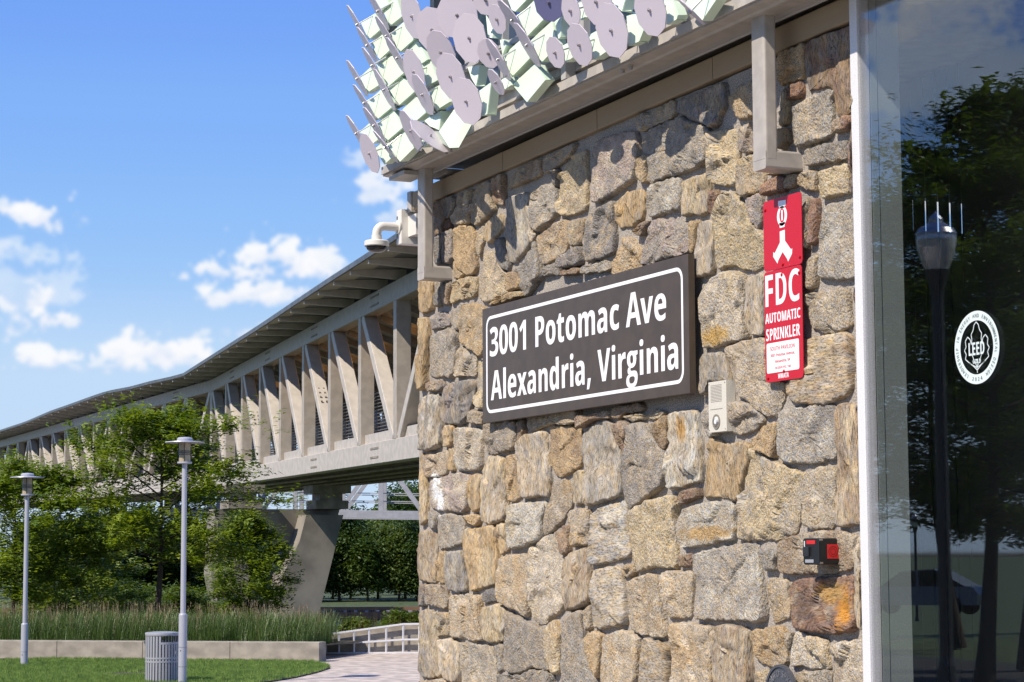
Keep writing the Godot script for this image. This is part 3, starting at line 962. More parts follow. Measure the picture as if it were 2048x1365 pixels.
	s("T", [3540, 2857, 3697, 2875, 3844, 2877, 3850, 2743, 3879, 2682, 3998, 2678, 3978, 2627, 3925, 2541, 3834, 2552, 3752, 2590, 3626, 2647, 3596, 2709, 3555, 2789])
	s("Th", [4084, 2833, 4322, 2836, 4467, 2832, 4472, 2742, 4471, 2602, 4387, 2578, 4247, 2565, 4075, 2584, 4015, 2625, 4011, 2667, 4069, 2678])
	s("C", [3336, 3107, 3398, 3145, 3500, 3177, 3610, 3175, 3684, 3144, 3696, 3055, 3697, 2946, 3706, 2869, 3568, 2868, 3401, 2867, 3341, 2875, 3326, 2955])
	s("Gv", [3713, 3124, 3832, 3142, 3850, 3064, 3844, 2882, 3751, 2883, 3730, 2915, 3714, 2998])
	s("T", [4160, 3012, 4282, 3009, 4457, 3003, 4461, 2918, 4472, 2842, 4369, 2837, 4276, 2843, 4182, 2881, 4157, 2925])
	s("T", [4159, 3117, 4192, 3154, 4240, 3153, 4243, 3096, 4235, 3030, 4187, 3020, 4161, 3038])
	s("R", [4512, 2987, 4560, 3001, 4560, 2783, 4558, 2577, 4501, 2576, 4499, 2739])
	s("Gv", [3329, 2848, 3457, 2848, 3532, 2830, 3548, 2768, 3585, 2710, 3509, 2721, 3386, 2720, 3373, 2676, 3318, 2668])
	s("G", [4324, 3337, 4407, 3338, 4498, 3337, 4552, 3336, 4554, 3248, 4552, 3115, 4552, 3026, 4396, 3038, 4249, 3059, 4259, 3171, 4281, 3254])
	s("Y", [4283, 3478, 4350, 3477, 4478, 3475, 4482, 3411, 4488, 3362, 4408, 3358, 4285, 3364, 4281, 3426])
	s("G", [4167, 3557, 4189, 3578, 4323, 3578, 4464, 3566, 4480, 3543, 4491, 3490, 4413, 3493, 4320, 3496, 4225, 3505, 4178, 3509])
	s("T", [4109, 3472, 4134, 3496, 4186, 3496, 4258, 3482, 4253, 3448, 4246, 3398, 4183, 3411, 4110, 3447])
	s("R", [3857, 3488, 3894, 3507, 3989, 3506, 4021, 3494, 4016, 3438, 3946, 3442, 3869, 3443])
	s("R", [4501, 3552, 4555, 3549, 4557, 3448, 4557, 3348, 4512, 3352, 4508, 3423, 4505, 3491])
	s("R", [4209, 3382, 4253, 3379, 4256, 3341, 4247, 3259, 4238, 3195, 4196, 3194, 4193, 3267])
	s("O", [3889, 3533, 3896, 3543, 3983, 3527, 4021, 3514, 3962, 3516, 3892, 3528])
	s("T", [4168, 3392, 4188, 3388, 4188, 3302, 4187, 3184, 4164, 3191])
	s("G", [4029, 3506, 4105, 3497, 4097, 3449, 4027, 3439])
	s("Bv", [4202, 4004, 4309, 4006, 4556, 4006, 4558, 3900, 4559, 3771, 4544, 3676, 4432, 3664, 4394, 3672, 4387, 3714, 4369, 3770, 4356, 3798, 4233, 3805, 4205, 3799, 4184, 3868, 4180, 3946])
	s("O", [3995, 4005, 4099, 4006, 4191, 4005, 4180, 3926, 4167, 3866, 4066, 3874, 3986, 3875])
	s("R", [4067, 3858, 4164, 3859, 4165, 3792, 4085, 3797, 4067, 3808])
	s("Yv", [3992, 3854, 4056, 3856, 4057, 3760, 4055, 3706, 3987, 3707])
	s("Yv", [3987, 3699, 4047, 3696, 4049, 3630, 4013, 3608, 3981, 3613])
	s("G", [4078, 3771, 4176, 3778, 4233, 3786, 4336, 3791, 4388, 3773, 4367, 3744, 4365, 3696, 4373, 3612, 4336, 3593, 4184, 3594, 4114, 3601, 4081, 3640, 4076, 3706])
	s("R", [4390, 3654, 4498, 3659, 4505, 3624, 4497, 3600, 4403, 3603, 4385, 3621])
	s("Tv", [4518, 3651, 4554, 3662, 4562, 3606, 4559, 3527, 4501, 3541, 4507, 3599])
	s("T", [4531, 3722, 4558, 3760, 4557, 3669, 4527, 3670])
	s("T", [3574, 3907, 3635, 3938, 3806, 3941, 3805, 3787, 3689, 3791, 3648, 3813, 3590, 3873])
	s("Dv", [3142, 3979, 3191, 3986, 3498, 3984, 3560, 3979, 3563, 3904, 3551, 3876, 3502, 3846, 3493, 3808, 3448, 3801, 3369, 3836, 3261, 3870, 3198, 3907, 3136, 3926])
	s("T", [2766, 3988, 2894, 3991, 3121, 3992, 3130, 3931, 3073, 3910, 2941, 3917, 2862, 3913, 2792, 3905, 2767, 3917])
	s("G", [2782, 3900, 2941, 3912, 3076, 3909, 3151, 3914, 3261, 3864, 3369, 3826, 3429, 3798, 3427, 3723, 3416, 3667, 3310, 3654, 3145, 3653, 3041, 3663, 2876, 3654, 2850, 3676, 2846, 3733, 2868, 3804, 2790, 3799, 2778, 3839])
	s("T", [2775, 3795, 2860, 3803, 2838, 3734, 2846, 3668, 2826, 3661, 2769, 3699, 2755, 3720])
	s("G", [2853, 3652, 3031, 3656, 3142, 3646, 3160, 3589, 3158, 3526, 3145, 3499, 3027, 3500, 2862, 3502, 2846, 3551])
	s("Tv", [3169, 3624, 3300, 3620, 3399, 3621, 3414, 3597, 3407, 3509, 3392, 3443, 3322, 3440, 3250, 3462, 3177, 3458, 3169, 3502, 3180, 3568])
	s("Y", [3436, 3783, 3492, 3790, 3587, 3773, 3670, 3766, 3679, 3734, 3658, 3656, 3641, 3520, 3485, 3548, 3433, 3565, 3424, 3639])
	s("P", [3694, 3761, 3743, 3759, 3789, 3773, 3805, 3775, 3805, 3638, 3693, 3645, 3684, 3703])
	s("T", [3660, 3621, 3701, 3635, 3805, 3634, 3815, 3560, 3849, 3546, 3847, 3470, 3738, 3466, 3660, 3470, 3649, 3536])
	s("P", [3714, 3461, 3840, 3467, 3841, 3408, 3838, 3341, 3790, 3318, 3743, 3372, 3721, 3418])
	s("R", [3425, 3540, 3480, 3535, 3487, 3515, 3465, 3470, 3438, 3428, 3405, 3442])
	s("Y", [3587, 3516, 3645, 3483, 3702, 3431, 3749, 3352, 3829, 3298, 3853, 3265, 3849, 3165, 3768, 3148, 3686, 3162, 3586, 3198, 3491, 3184, 3474, 3208, 3461, 3315, 3456, 3425, 3501, 3493])
	s("Gv", [3319, 3423, 3434, 3411, 3432, 3319, 3432, 3179, 3296, 3178, 3287, 3183, 3274, 3296, 3295, 3360])
	s("O", [3248, 3434, 3319, 3423, 3296, 3360, 3270, 3288, 3237, 3292, 3239, 3368])
	s("P", [2910, 3488, 2978, 3485, 3129, 3451, 3237, 3426, 3231, 3347, 3225, 3294, 3068, 3292, 2915, 3293, 2777, 3292, 2785, 3352, 2831, 3411, 2862, 3453])
	s("B", [2722, 3459, 2781, 3483, 2910, 3490, 2880, 3460, 2840, 3438, 2760, 3428])
	s("Ov", [2522, 3625, 2621, 3658, 2744, 3655, 2799, 3638, 2812, 3612, 2806, 3541, 2792, 3507, 2679, 3487, 2546, 3504, 2530, 3562])
	s("O", [2625, 3445, 2661, 3451, 2738, 3398, 2780, 3364, 2787, 3303, 2761, 3266, 2470, 3286, 2498, 3348, 2571, 3400])
	s("D", [2198, 3581, 2235, 3618, 2301, 3621, 2367, 3632, 2513, 3638, 2519, 3563, 2517, 3461, 2506, 3388, 2362, 3382, 2211, 3385, 2190, 3421, 2187, 3506])
	s("T", [2029, 3602, 2080, 3607, 2175, 3606, 2179, 3550, 2168, 3477, 2059, 3475, 2032, 3528])
	s("D", [1939, 3441, 2078, 3462, 2165, 3471, 2166, 3378, 1978, 3384, 1939, 3394])
	s("T", [1667, 3583, 1759, 3597, 1882, 3627, 1982, 3630, 2019, 3594, 2018, 3530, 2007, 3467, 1899, 3446, 1736, 3433, 1715, 3440, 1687, 3510])
	s("G", [1636, 3815, 1710, 3839, 1814, 3829, 1885, 3802, 1894, 3744, 1908, 3667, 1780, 3629, 1676, 3606, 1623, 3634, 1600, 3722])
	s("Y", [1913, 3771, 1926, 3856, 2007, 3904, 2125, 3935, 2222, 3930, 2228, 3861, 2226, 3755, 2229, 3636, 2100, 3630, 1982, 3639, 1925, 3665, 1912, 3710])
	s("D", [1847, 3887, 1917, 3893, 1905, 3834, 1885, 3802, 1867, 3818])
	s("T", [1283, 3885, 1300, 3924, 1412, 3963, 1575, 3976, 1723, 3976, 1718, 3887, 1574, 3884, 1466, 3881])
	s("T", [1738, 3977, 1938, 3979, 2126, 3984, 2057, 3930, 1907, 3899, 1742, 3885])
	s("P", [2277, 3717, 2290, 3787, 2306, 3869, 2326, 3933, 2373, 3954, 2556, 3945, 2733, 3931, 2764, 3870, 2767, 3805, 2737, 3729, 2719, 3696, 2595, 3683, 2459, 3655, 2339, 3651, 2304, 3658])
	s("T", [1602, 3632, 1665, 3597, 1622, 3563, 1590, 3554, 1581, 3613])
	s("G", [2221, 3375, 2453, 3366, 2471, 3327, 2452, 3313, 2163, 3332, 2173, 3360])
	s("G", [1746, 3422, 1919, 3435, 1933, 3384, 1918, 3362, 1651, 3381, 1673, 3410])
	s("B", [1948, 3382, 2163, 3368, 2153, 3333, 1938, 3355])
	s("Gv", [1272, 3843, 1547, 3832, 1567, 3770, 1599, 3729, 1587, 3655, 1575, 3558, 1445, 3512, 1368, 3482, 1302, 3513, 1283, 3589, 1253, 3657, 1294, 3762])
	s("B", [1120, 3974, 1262, 3979, 1258, 3808, 1158, 3819, 1115, 3849])
	s("G", [1324, 3448, 1445, 3458, 1575, 3522, 1671, 3572, 1680, 3508, 1716, 3433, 1720, 3375, 1657, 3356, 1572, 3304, 1508, 3302, 1465, 3352, 1455, 3398, 1412, 3444])
	s("O", [1287, 3442, 1335, 3454, 1423, 3438, 1460, 3389, 1460, 3353, 1389, 3347, 1311, 3343, 1280, 3378])
	s("T", [959, 3614, 1052, 3592, 1127, 3591, 1139, 3571, 1155, 3532, 1246, 3465, 1285, 3442, 1276, 3379, 1295, 3345, 1188, 3339, 1107, 3315, 1015, 3321, 921, 3355, 888, 3387, 901, 3461, 946, 3521])
	s("D", [1122, 3634, 1225, 3652, 1264, 3591, 1286, 3552, 1324, 3487, 1301, 3453, 1201, 3494, 1142, 3571])
	s("Tv", [995, 3740, 1135, 3771, 1213, 3769, 1225, 3684, 1122, 3641, 1064, 3635, 997, 3656])
	s("O", [582, 3790, 731, 3776, 829, 3765, 858, 3703, 875, 3615, 884, 3520, 827, 3494, 729, 3506, 631, 3552, 581, 3625, 572, 3704])
	s("O", [569, 3612, 625, 3552, 717, 3507, 581, 3495, 562, 3511])
	s("Y", [581, 3490, 729, 3496, 884, 3479, 884, 3430, 871, 3375, 630, 3380, 520, 3371, 526, 3443])
	s("Ov", [66, 3562, 262, 3530, 262, 3449, 257, 3370, 153, 3356, 73, 3367, 59, 3447])
	s("D", [286, 3525, 388, 3515, 400, 3457, 381, 3374, 299, 3375, 282, 3446])
	s("B", [425, 3504, 531, 3498, 515, 3420, 505, 3368, 437, 3373])
	s("B", [281, 3973, 385, 3973, 456, 3863, 400, 3836, 400, 3777, 287, 3778])
	s("R", [411, 3852, 507, 3850, 532, 3793, 443, 3786, 407, 3806])
	s("T", [590, 3964, 781, 3966, 820, 3966, 825, 3841, 798, 3774, 570, 3802, 526, 3843, 587, 3877])
	s("D", [405, 3972, 577, 3966, 579, 3913, 507, 3855, 462, 3854])
	s("T", [836, 3967, 1105, 3971, 1113, 3845, 1129, 3800, 995, 3764, 888, 3750, 819, 3776])
	s("D", [287, 3773, 389, 3784, 410, 3746, 407, 3609, 286, 3614])
	s("D", [420, 3784, 507, 3782, 563, 3788, 563, 3706, 575, 3626, 531, 3593, 416, 3603])
	s("T", [890, 3680, 912, 3729, 986, 3747, 985, 3657, 959, 3633, 929, 3571, 890, 3604, 872, 3663])
	s("O", [1096, 3298, 1165, 3327, 1356, 3342, 1486, 3332, 1508, 3302, 1300, 3299])
	s("G", [520, 3340, 630, 3347, 704, 3353, 661, 3310, 636, 3265, 629, 3212, 529, 3242, 507, 3273, 523, 3305])
	s("O", [660, 3286, 716, 3342, 825, 3345, 1015, 3300, 1012, 3040, 942, 3046, 836, 3084, 703, 3134, 656, 3186, 645, 3240])
	s("P", [220, 3337, 325, 3351, 428, 3335, 495, 3303, 495, 3255, 402, 3252, 259, 3254, 229, 3262])
	s("Ov", [70, 3343, 140, 3345, 196, 3315, 202, 3235, 177, 3113, 169, 3000, 163, 2936, 86, 2921, 65, 2973, 66, 3223])
	s("G", [209, 3224, 324, 3238, 504, 3244, 627, 3203, 614, 3142, 597, 3076, 572, 2992, 528, 2957, 439, 2976, 272, 2984, 206, 2997, 189, 3087])
	s("T", [643, 3110, 678, 3129, 776, 3108, 881, 3070, 875, 3029, 862, 2943, 726, 2956, 605, 2960, 593, 3000, 603, 3052])
	s("B", [179, 2964, 424, 2960, 437, 2903, 206, 2910, 169, 2940])
	s("Y", [883, 3032, 966, 3035, 1012, 3031, 1010, 2762, 928, 2763, 872, 2795, 878, 2911])

func screen_parts() -> void:
	panel([Vector3(0.076, 5.168, 0.320), Vector3(0.263, 5.168, 0.320), Vector3(0.420, 5.044, 0.340), Vector3(0.232, 5.033, 0.340)])
	panel([Vector3(-0.087, 5.059, 0.320), Vector3(0.146, 5.059, 0.320), Vector3(0.290, 4.931, 0.340), Vector3(0.099, 4.916, 0.340)])
	panel([Vector3(0.258, 5.061, 0.320), Vector3(0.485, 5.068, 0.320), Vector3(0.622, 4.927, 0.340), Vector3(0.436, 4.916, 0.340)])
	panel([Vector3(0.083, 4.900, 0.320), Vector3(0.263, 4.916, 0.320), Vector3(0.441, 4.781, 0.340), Vector3(0.270, 4.762, 0.340)])
	panel([Vector3(0.398, 4.887, 0.320), Vector3(0.601, 4.903, 0.320), Vector3(0.828, 4.761, 0.340), Vector3(0.583, 4.734, 0.340)])
	panel([Vector3(0.164, 4.766, 0.320), Vector3(0.430, 4.753, 0.320), Vector3(0.643, 4.606, 0.340), Vector3(0.406, 4.580, 0.340)])
	panel([Vector3(-0.096, 4.743, 0.320), Vector3(0.073, 4.763, 0.320), Vector3(0.266, 4.620, 0.340), Vector3(0.052, 4.613, 0.340)])
	panel([Vector3(0.660, 4.743, 0.320), Vector3(0.796, 4.763, 0.320), Vector3(0.998, 4.605, 0.340), Vector3(0.914, 4.602, 0.340)])
	disc(Vector3(0.081, 5.003, 0.400), 0.128, Vector3(-0.328, -0.502, 0.800), "")
	disc(Vector3(0.241, 4.846, 0.400), 0.120, Vector3(-0.301, -0.518, 0.801), "")
	disc(Vector3(0.414, 5.002, 0.400), 0.122, Vector3(-0.293, -0.509, 0.809), "")
	disc(Vector3(0.548, 4.830, 0.400), 0.126, Vector3(-0.297, -0.518, 0.802), "")
	disc(Vector3(0.714, 4.671, 0.400), 0.129, Vector3(-0.282, -0.520, 0.807), "")
	disc(Vector3(0.077, 4.690, 0.400), 0.122, Vector3(-0.290, -0.514, 0.807), "")
	disc(Vector3(0.326, 4.714, 0.400), 0.117, Vector3(-0.296, -0.518, 0.803), "")
	disc(Vector3(0.928, 4.850, 0.400), 0.127, Vector3(0.001, -0.327, 0.945), "")
	disc(Vector3(0.956, 4.543, 0.400), 0.124, Vector3(-0.009, -0.343, 0.939), "")
	panel([Vector3(0.358, 4.588, 0.320), Vector3(0.571, 4.605, 0.320), Vector3(0.809, 4.471, 0.340), Vector3(0.573, 4.442, 0.340)])
	panel([Vector3(0.025, 4.573, 0.320), Vector3(0.254, 4.599, 0.320), Vector3(0.462, 4.453, 0.340), Vector3(0.240, 4.429, 0.340)])
	panel([Vector3(0.202, 4.423, 0.320), Vector3(0.440, 4.448, 0.320), Vector3(0.638, 4.309, 0.340), Vector3(0.386, 4.277, 0.340)])
	panel([Vector3(-0.099, 4.421, 0.320), Vector3(0.080, 4.446, 0.320), Vector3(0.246, 4.312, 0.340), Vector3(0.167, 4.304, 0.340)])
	panel([Vector3(0.576, 4.421, 0.320), Vector3(0.777, 4.454, 0.320), Vector3(0.984, 4.327, 0.340), Vector3(0.818, 4.304, 0.340)])
	panel([Vector3(0.145, 4.283, 0.320), Vector3(0.255, 4.297, 0.320), Vector3(0.473, 4.172, 0.340), Vector3(0.351, 4.154, 0.340)])
	panel([Vector3(0.369, 4.254, 0.320), Vector3(0.601, 4.296, 0.320), Vector3(0.808, 4.167, 0.340), Vector3(0.594, 4.127, 0.340)])
	panel([Vector3(0.825, 4.190, 0.320), Vector3(0.901, 4.205, 0.320), Vector3(1.016, 4.154, 0.340), Vector3(0.941, 4.143, 0.340)])
	disc(Vector3(0.513, 4.537, 0.400), 0.131, Vector3(-0.289, -0.468, 0.835), "")
	disc(Vector3(0.200, 4.526, 0.400), 0.123, Vector3(-0.290, -0.543, 0.788), "")
	disc(Vector3(0.356, 4.369, 0.400), 0.119, Vector3(-0.263, -0.539, 0.800), "")
	disc(Vector3(0.072, 4.377, 0.400), 0.119, Vector3(-0.275, -0.519, 0.810), "")
	disc(Vector3(0.535, 4.215, 0.400), 0.114, Vector3(-0.322, -0.615, 0.720), "")
	disc(Vector3(0.282, 4.225, 0.400), 0.119, Vector3(-0.040, -0.384, 0.922), "")
	disc(Vector3(0.909, 4.236, 0.400), 0.122, Vector3(-0.156, -0.481, 0.863), "")
	panel([Vector3(0.840, 4.631, 0.320), Vector3(0.972, 4.620, 0.320), Vector3(1.137, 4.465, 0.340), Vector3(0.984, 4.466, 0.340)])
	panel([Vector3(1.728, 4.671, 0.320), Vector3(1.825, 4.582, 0.320), Vector3(1.846, 4.527, 0.340), Vector3(1.798, 4.543, 0.340)])
	disc(Vector3(1.550, 4.706, 0.400), 0.121, Vector3(0.577, -0.312, 0.755), "")
	disc(Vector3(1.217, 4.708, 0.400), 0.122, Vector3(0.333, -0.345, 0.878), "")
	disc(Vector3(1.710, 4.552, 0.400), 0.126, Vector3(0.278, -0.303, 0.912), "")
	disc(Vector3(1.334, 4.564, 0.400), 0.120, Vector3(0.137, -0.452, 0.882), "")
	disc(Vector3(1.466, 4.409, 0.400), 0.126, Vector3(0.151, -0.367, 0.918), "")
	disc(Vector3(2.052, 4.567, 0.400), 0.075, Vector3(0.070, -0.373, 0.925), "")
	disc(Vector3(1.947, 4.422, 0.400), 0.075, Vector3(0.315, -0.435, 0.844), "")
	disc(Vector3(2.062, 4.368, 0.400), 0.118, Vector3(-0.303, -0.514, 0.802), "")
	disc(Vector3(2.033, 4.263, 0.400), 0.072, Vector3(-0.126, -0.530, 0.838), "")
	disc(Vector3(1.913, 4.695, 0.400), 0.076, Vector3(0.498, -0.371, 0.783), "")
	panel([Vector3(0.970, 4.451, 0.320), Vector3(1.127, 4.447, 0.320), Vector3(1.306, 4.317, 0.340), Vector3(1.117, 4.310, 0.340)])
	panel([Vector3(0.895, 4.299, 0.320), Vector3(1.021, 4.300, 0.320), Vector3(1.103, 4.216, 0.340), Vector3(1.029, 4.241, 0.340)])
	panel([Vector3(1.026, 4.301, 0.320), Vector3(1.140, 4.305, 0.320), Vector3(1.157, 4.196, 0.340), Vector3(1.107, 4.214, 0.340)])
	panel([Vector3(1.427, 4.131, 0.450), Vector3(1.308, 4.290, 0.310), Vector3(1.425, 4.192, 0.310), Vector3(1.566, 4.021, 0.450)])
	panel([Vector3(0.912, 4.240, 0.310), Vector3(1.427, 4.131, 0.450), Vector3(1.566, 4.021, 0.450), Vector3(0.964, 4.202, 0.310)])
	panel([Vector3(1.641, 4.307, 0.320), Vector3(1.789, 4.320, 0.320), Vector3(1.785, 4.159, 0.340), Vector3(1.711, 4.163, 0.340)])
	panel([Vector3(1.490, 4.460, 0.320), Vector3(1.654, 4.435, 0.320), Vector3(1.646, 4.328, 0.340), Vector3(1.587, 4.380, 0.340)])
	disc(Vector3(1.669, 4.241, 0.400), 0.122, Vector3(0.188, -0.344, 0.920), "")
	disc(Vector3(1.082, 4.394, 0.400), 0.120, Vector3(-0.168, -0.452, 0.876), "")
	disc(Vector3(1.352, 4.118, 0.470), 0.127, Vector3(0.614, 0.681, -0.398), "")
	panel([Vector3(1.980, 4.706, 0.320), Vector3(2.242, 4.636, 0.320), Vector3(2.125, 4.593, 0.340), Vector3(2.087, 4.610, 0.340)])
	panel([Vector3(2.115, 4.573, 0.320), Vector3(2.301, 4.607, 0.320), Vector3(2.457, 4.481, 0.340), Vector3(2.264, 4.442, 0.340)])
	panel([Vector3(1.937, 4.422, 0.320), Vector3(2.133, 4.451, 0.320), Vector3(2.292, 4.329, 0.340), Vector3(2.083, 4.283, 0.340)])
	panel([Vector3(2.258, 4.424, 0.320), Vector3(2.496, 4.461, 0.320), Vector3(2.601, 4.317, 0.340), Vector3(2.421, 4.281, 0.340)])
	panel([Vector3(2.045, 4.254, 0.320), Vector3(2.312, 4.300, 0.320), Vector3(2.463, 4.189, 0.340), Vector3(2.256, 4.125, 0.340)])
	panel([Vector3(2.601, 4.319, 0.320), Vector3(2.664, 4.320, 0.320), Vector3(2.766, 4.232, 0.340), Vector3(2.683, 4.224, 0.340)])
	panel([Vector3(1.896, 4.313, 0.320), Vector3(1.992, 4.322, 0.320), Vector3(2.075, 4.245, 0.340), Vector3(1.989, 4.238, 0.340)])
	panel([Vector3(1.898, 4.506, 0.320), Vector3(1.942, 4.502, 0.320), Vector3(2.018, 4.451, 0.340), Vector3(1.975, 4.412, 0.340)])
	panel([Vector3(2.525, 4.451, 0.320), Vector3(2.610, 4.468, 0.320), Vector3(2.629, 4.354, 0.340), Vector3(2.608, 4.349, 0.340)])
	disc(Vector3(2.231, 4.523, 0.400), 0.118, Vector3(-0.298, -0.608, 0.736), "")
	disc(Vector3(2.395, 4.364, 0.400), 0.121, Vector3(-0.308, -0.513, 0.801), "")
	disc(Vector3(2.639, 4.505, 0.400), 0.089, Vector3(0.373, -0.343, 0.862), "blue")
	disc(Vector3(2.702, 4.260, 0.400), 0.075, Vector3(0.049, -0.362, 0.931), "")
	panel([Vector3(2.772, 4.478, 0.320), Vector3(2.823, 4.473, 0.320), Vector3(2.920, 4.382, 0.340), Vector3(2.845, 4.381, 0.340)])
	panel([Vector3(2.881, 4.307, 0.320), Vector3(2.961, 4.308, 0.320), Vector3(3.090, 4.183, 0.340), Vector3(2.969, 4.173, 0.340)])
	panel([Vector3(3.101, 4.413, 0.320), Vector3(3.242, 4.388, 0.320), Vector3(3.244, 4.326, 0.340), Vector3(3.202, 4.354, 0.340)])
	disc(Vector3(2.952, 4.240, 0.400), 0.099, Vector3(0.031, -0.376, 0.926), "")
	disc(Vector3(3.266, 4.232, 0.400), 0.122, Vector3(0.060, -0.313, 0.948), "")
	disc(Vector3(2.866, 4.414, 0.400), 0.074, Vector3(0.076, -0.328, 0.941), "")
	disc(Vector3(3.124, 4.391, 0.400), 0.109, Vector3(0.129, -0.333, 0.934), "")
	panel([Vector3(3.249, 4.306, 0.320), Vector3(3.302, 4.301, 0.320), Vector3(3.401, 4.159, 0.340), Vector3(3.307, 4.159, 0.340)])
	panel([Vector3(3.304, 4.301, 0.320), Vector3(3.340, 4.292, 0.320), Vector3(3.447, 4.202, 0.340), Vector3(3.403, 4.160, 0.340)])
	panel([Vector3(3.588, 4.293, 0.320), Vector3(3.650, 4.278, 0.320), Vector3(3.731, 4.176, 0.340), Vector3(3.651, 4.172, 0.340)])
	panel([Vector3(3.651, 4.278, 0.320), Vector3(3.664, 4.275, 0.320), Vector3(3.743, 4.191, 0.340), Vector3(3.733, 4.176, 0.340)])
	panel([Vector3(3.766, 4.231, 0.320), Vector3(3.804, 4.254, 0.320), Vector3(4.075, 4.185, 0.340), Vector3(3.941, 4.119, 0.340)])
	disc(Vector3(3.618, 4.236, 0.400), 0.113, Vector3(0.063, -0.323, 0.944), "")
	disc(Vector3(3.960, 4.149, 0.400), 0.080, Vector3(-0.434, -0.699, 0.567), "")


# ---------------------------------------------------------------- the footbridge
var deck: Node3D


# the near truss: the foot of its i-th post, on top of the bottom chord; the bridge turns at post 8
func foot(i: float) -> Vector3:
	if i <= 8:
		return Vector3(-39.77, 4.99, -15.08) + Vector3(-4.70, .064, -.741) * i
	return Vector3(-77.4, 5.50, -21.0) + Vector3(-4.6, .050, -.21) * (i - 8)


func inward(i: float) -> Vector3:
	var d := (foot(i + .01) - foot(i - .01))
	return d.cross(Vector3.UP).normalized() if d.cross(Vector3.UP).z < 0 else -d.cross(Vector3.UP).normalized()


func member(called: String, a: Vector3, b: Vector3, w: float, deep: float, i: float, mat: Material) -> void:
	var g := Geo.new()
	var y := (b - a).normalized()
	var z := inward(i)
	z = (z - y * z.dot(y)).normalized()
	var o := z * deep * .5
	# an open box section: two flanges and a web, as the bridge's posts are
	var x := y.cross(z).normalized()
	g.prism(rounded_box(w, deep), a + o, x, z, b - a)
	put(called, g, mat, deck)


func rounded_box(w: float, h: float) -> PackedVector2Array:
	var c := .015
	return PackedVector2Array([Vector2(-w / 2 + c, -h / 2), Vector2(w / 2 - c, -h / 2), Vector2(w / 2, -h / 2 + c), Vector2(w / 2, h / 2 - c), Vector2(w / 2 - c, h / 2), Vector2(-w / 2 + c, h / 2), Vector2(-w / 2, h / 2 - c), Vector2(-w / 2, -h / 2 + c)])


func eave(i: float) -> Vector3:                       # the lip of the roof over post i
	var f := [[-3, .85], [0, .78], [4, .68], [8, .66], [10, .80], [12, .98], [15, .92], [18, .74], [23, .70]]
	var h: float = f[-1][1]
	for k in f.size() - 1:
		if i >= f[k][0] and i <= f[k + 1][0]:
			h = lerpf(f[k][1], f[k + 1][1], smoothstep(0.0, 1.0, (i - f[k][0]) / float(f[k + 1][0] - f[k][0])))
	return foot(i) - inward(i) * 1.2 + Vector3(0, 3.57 + h, 0)


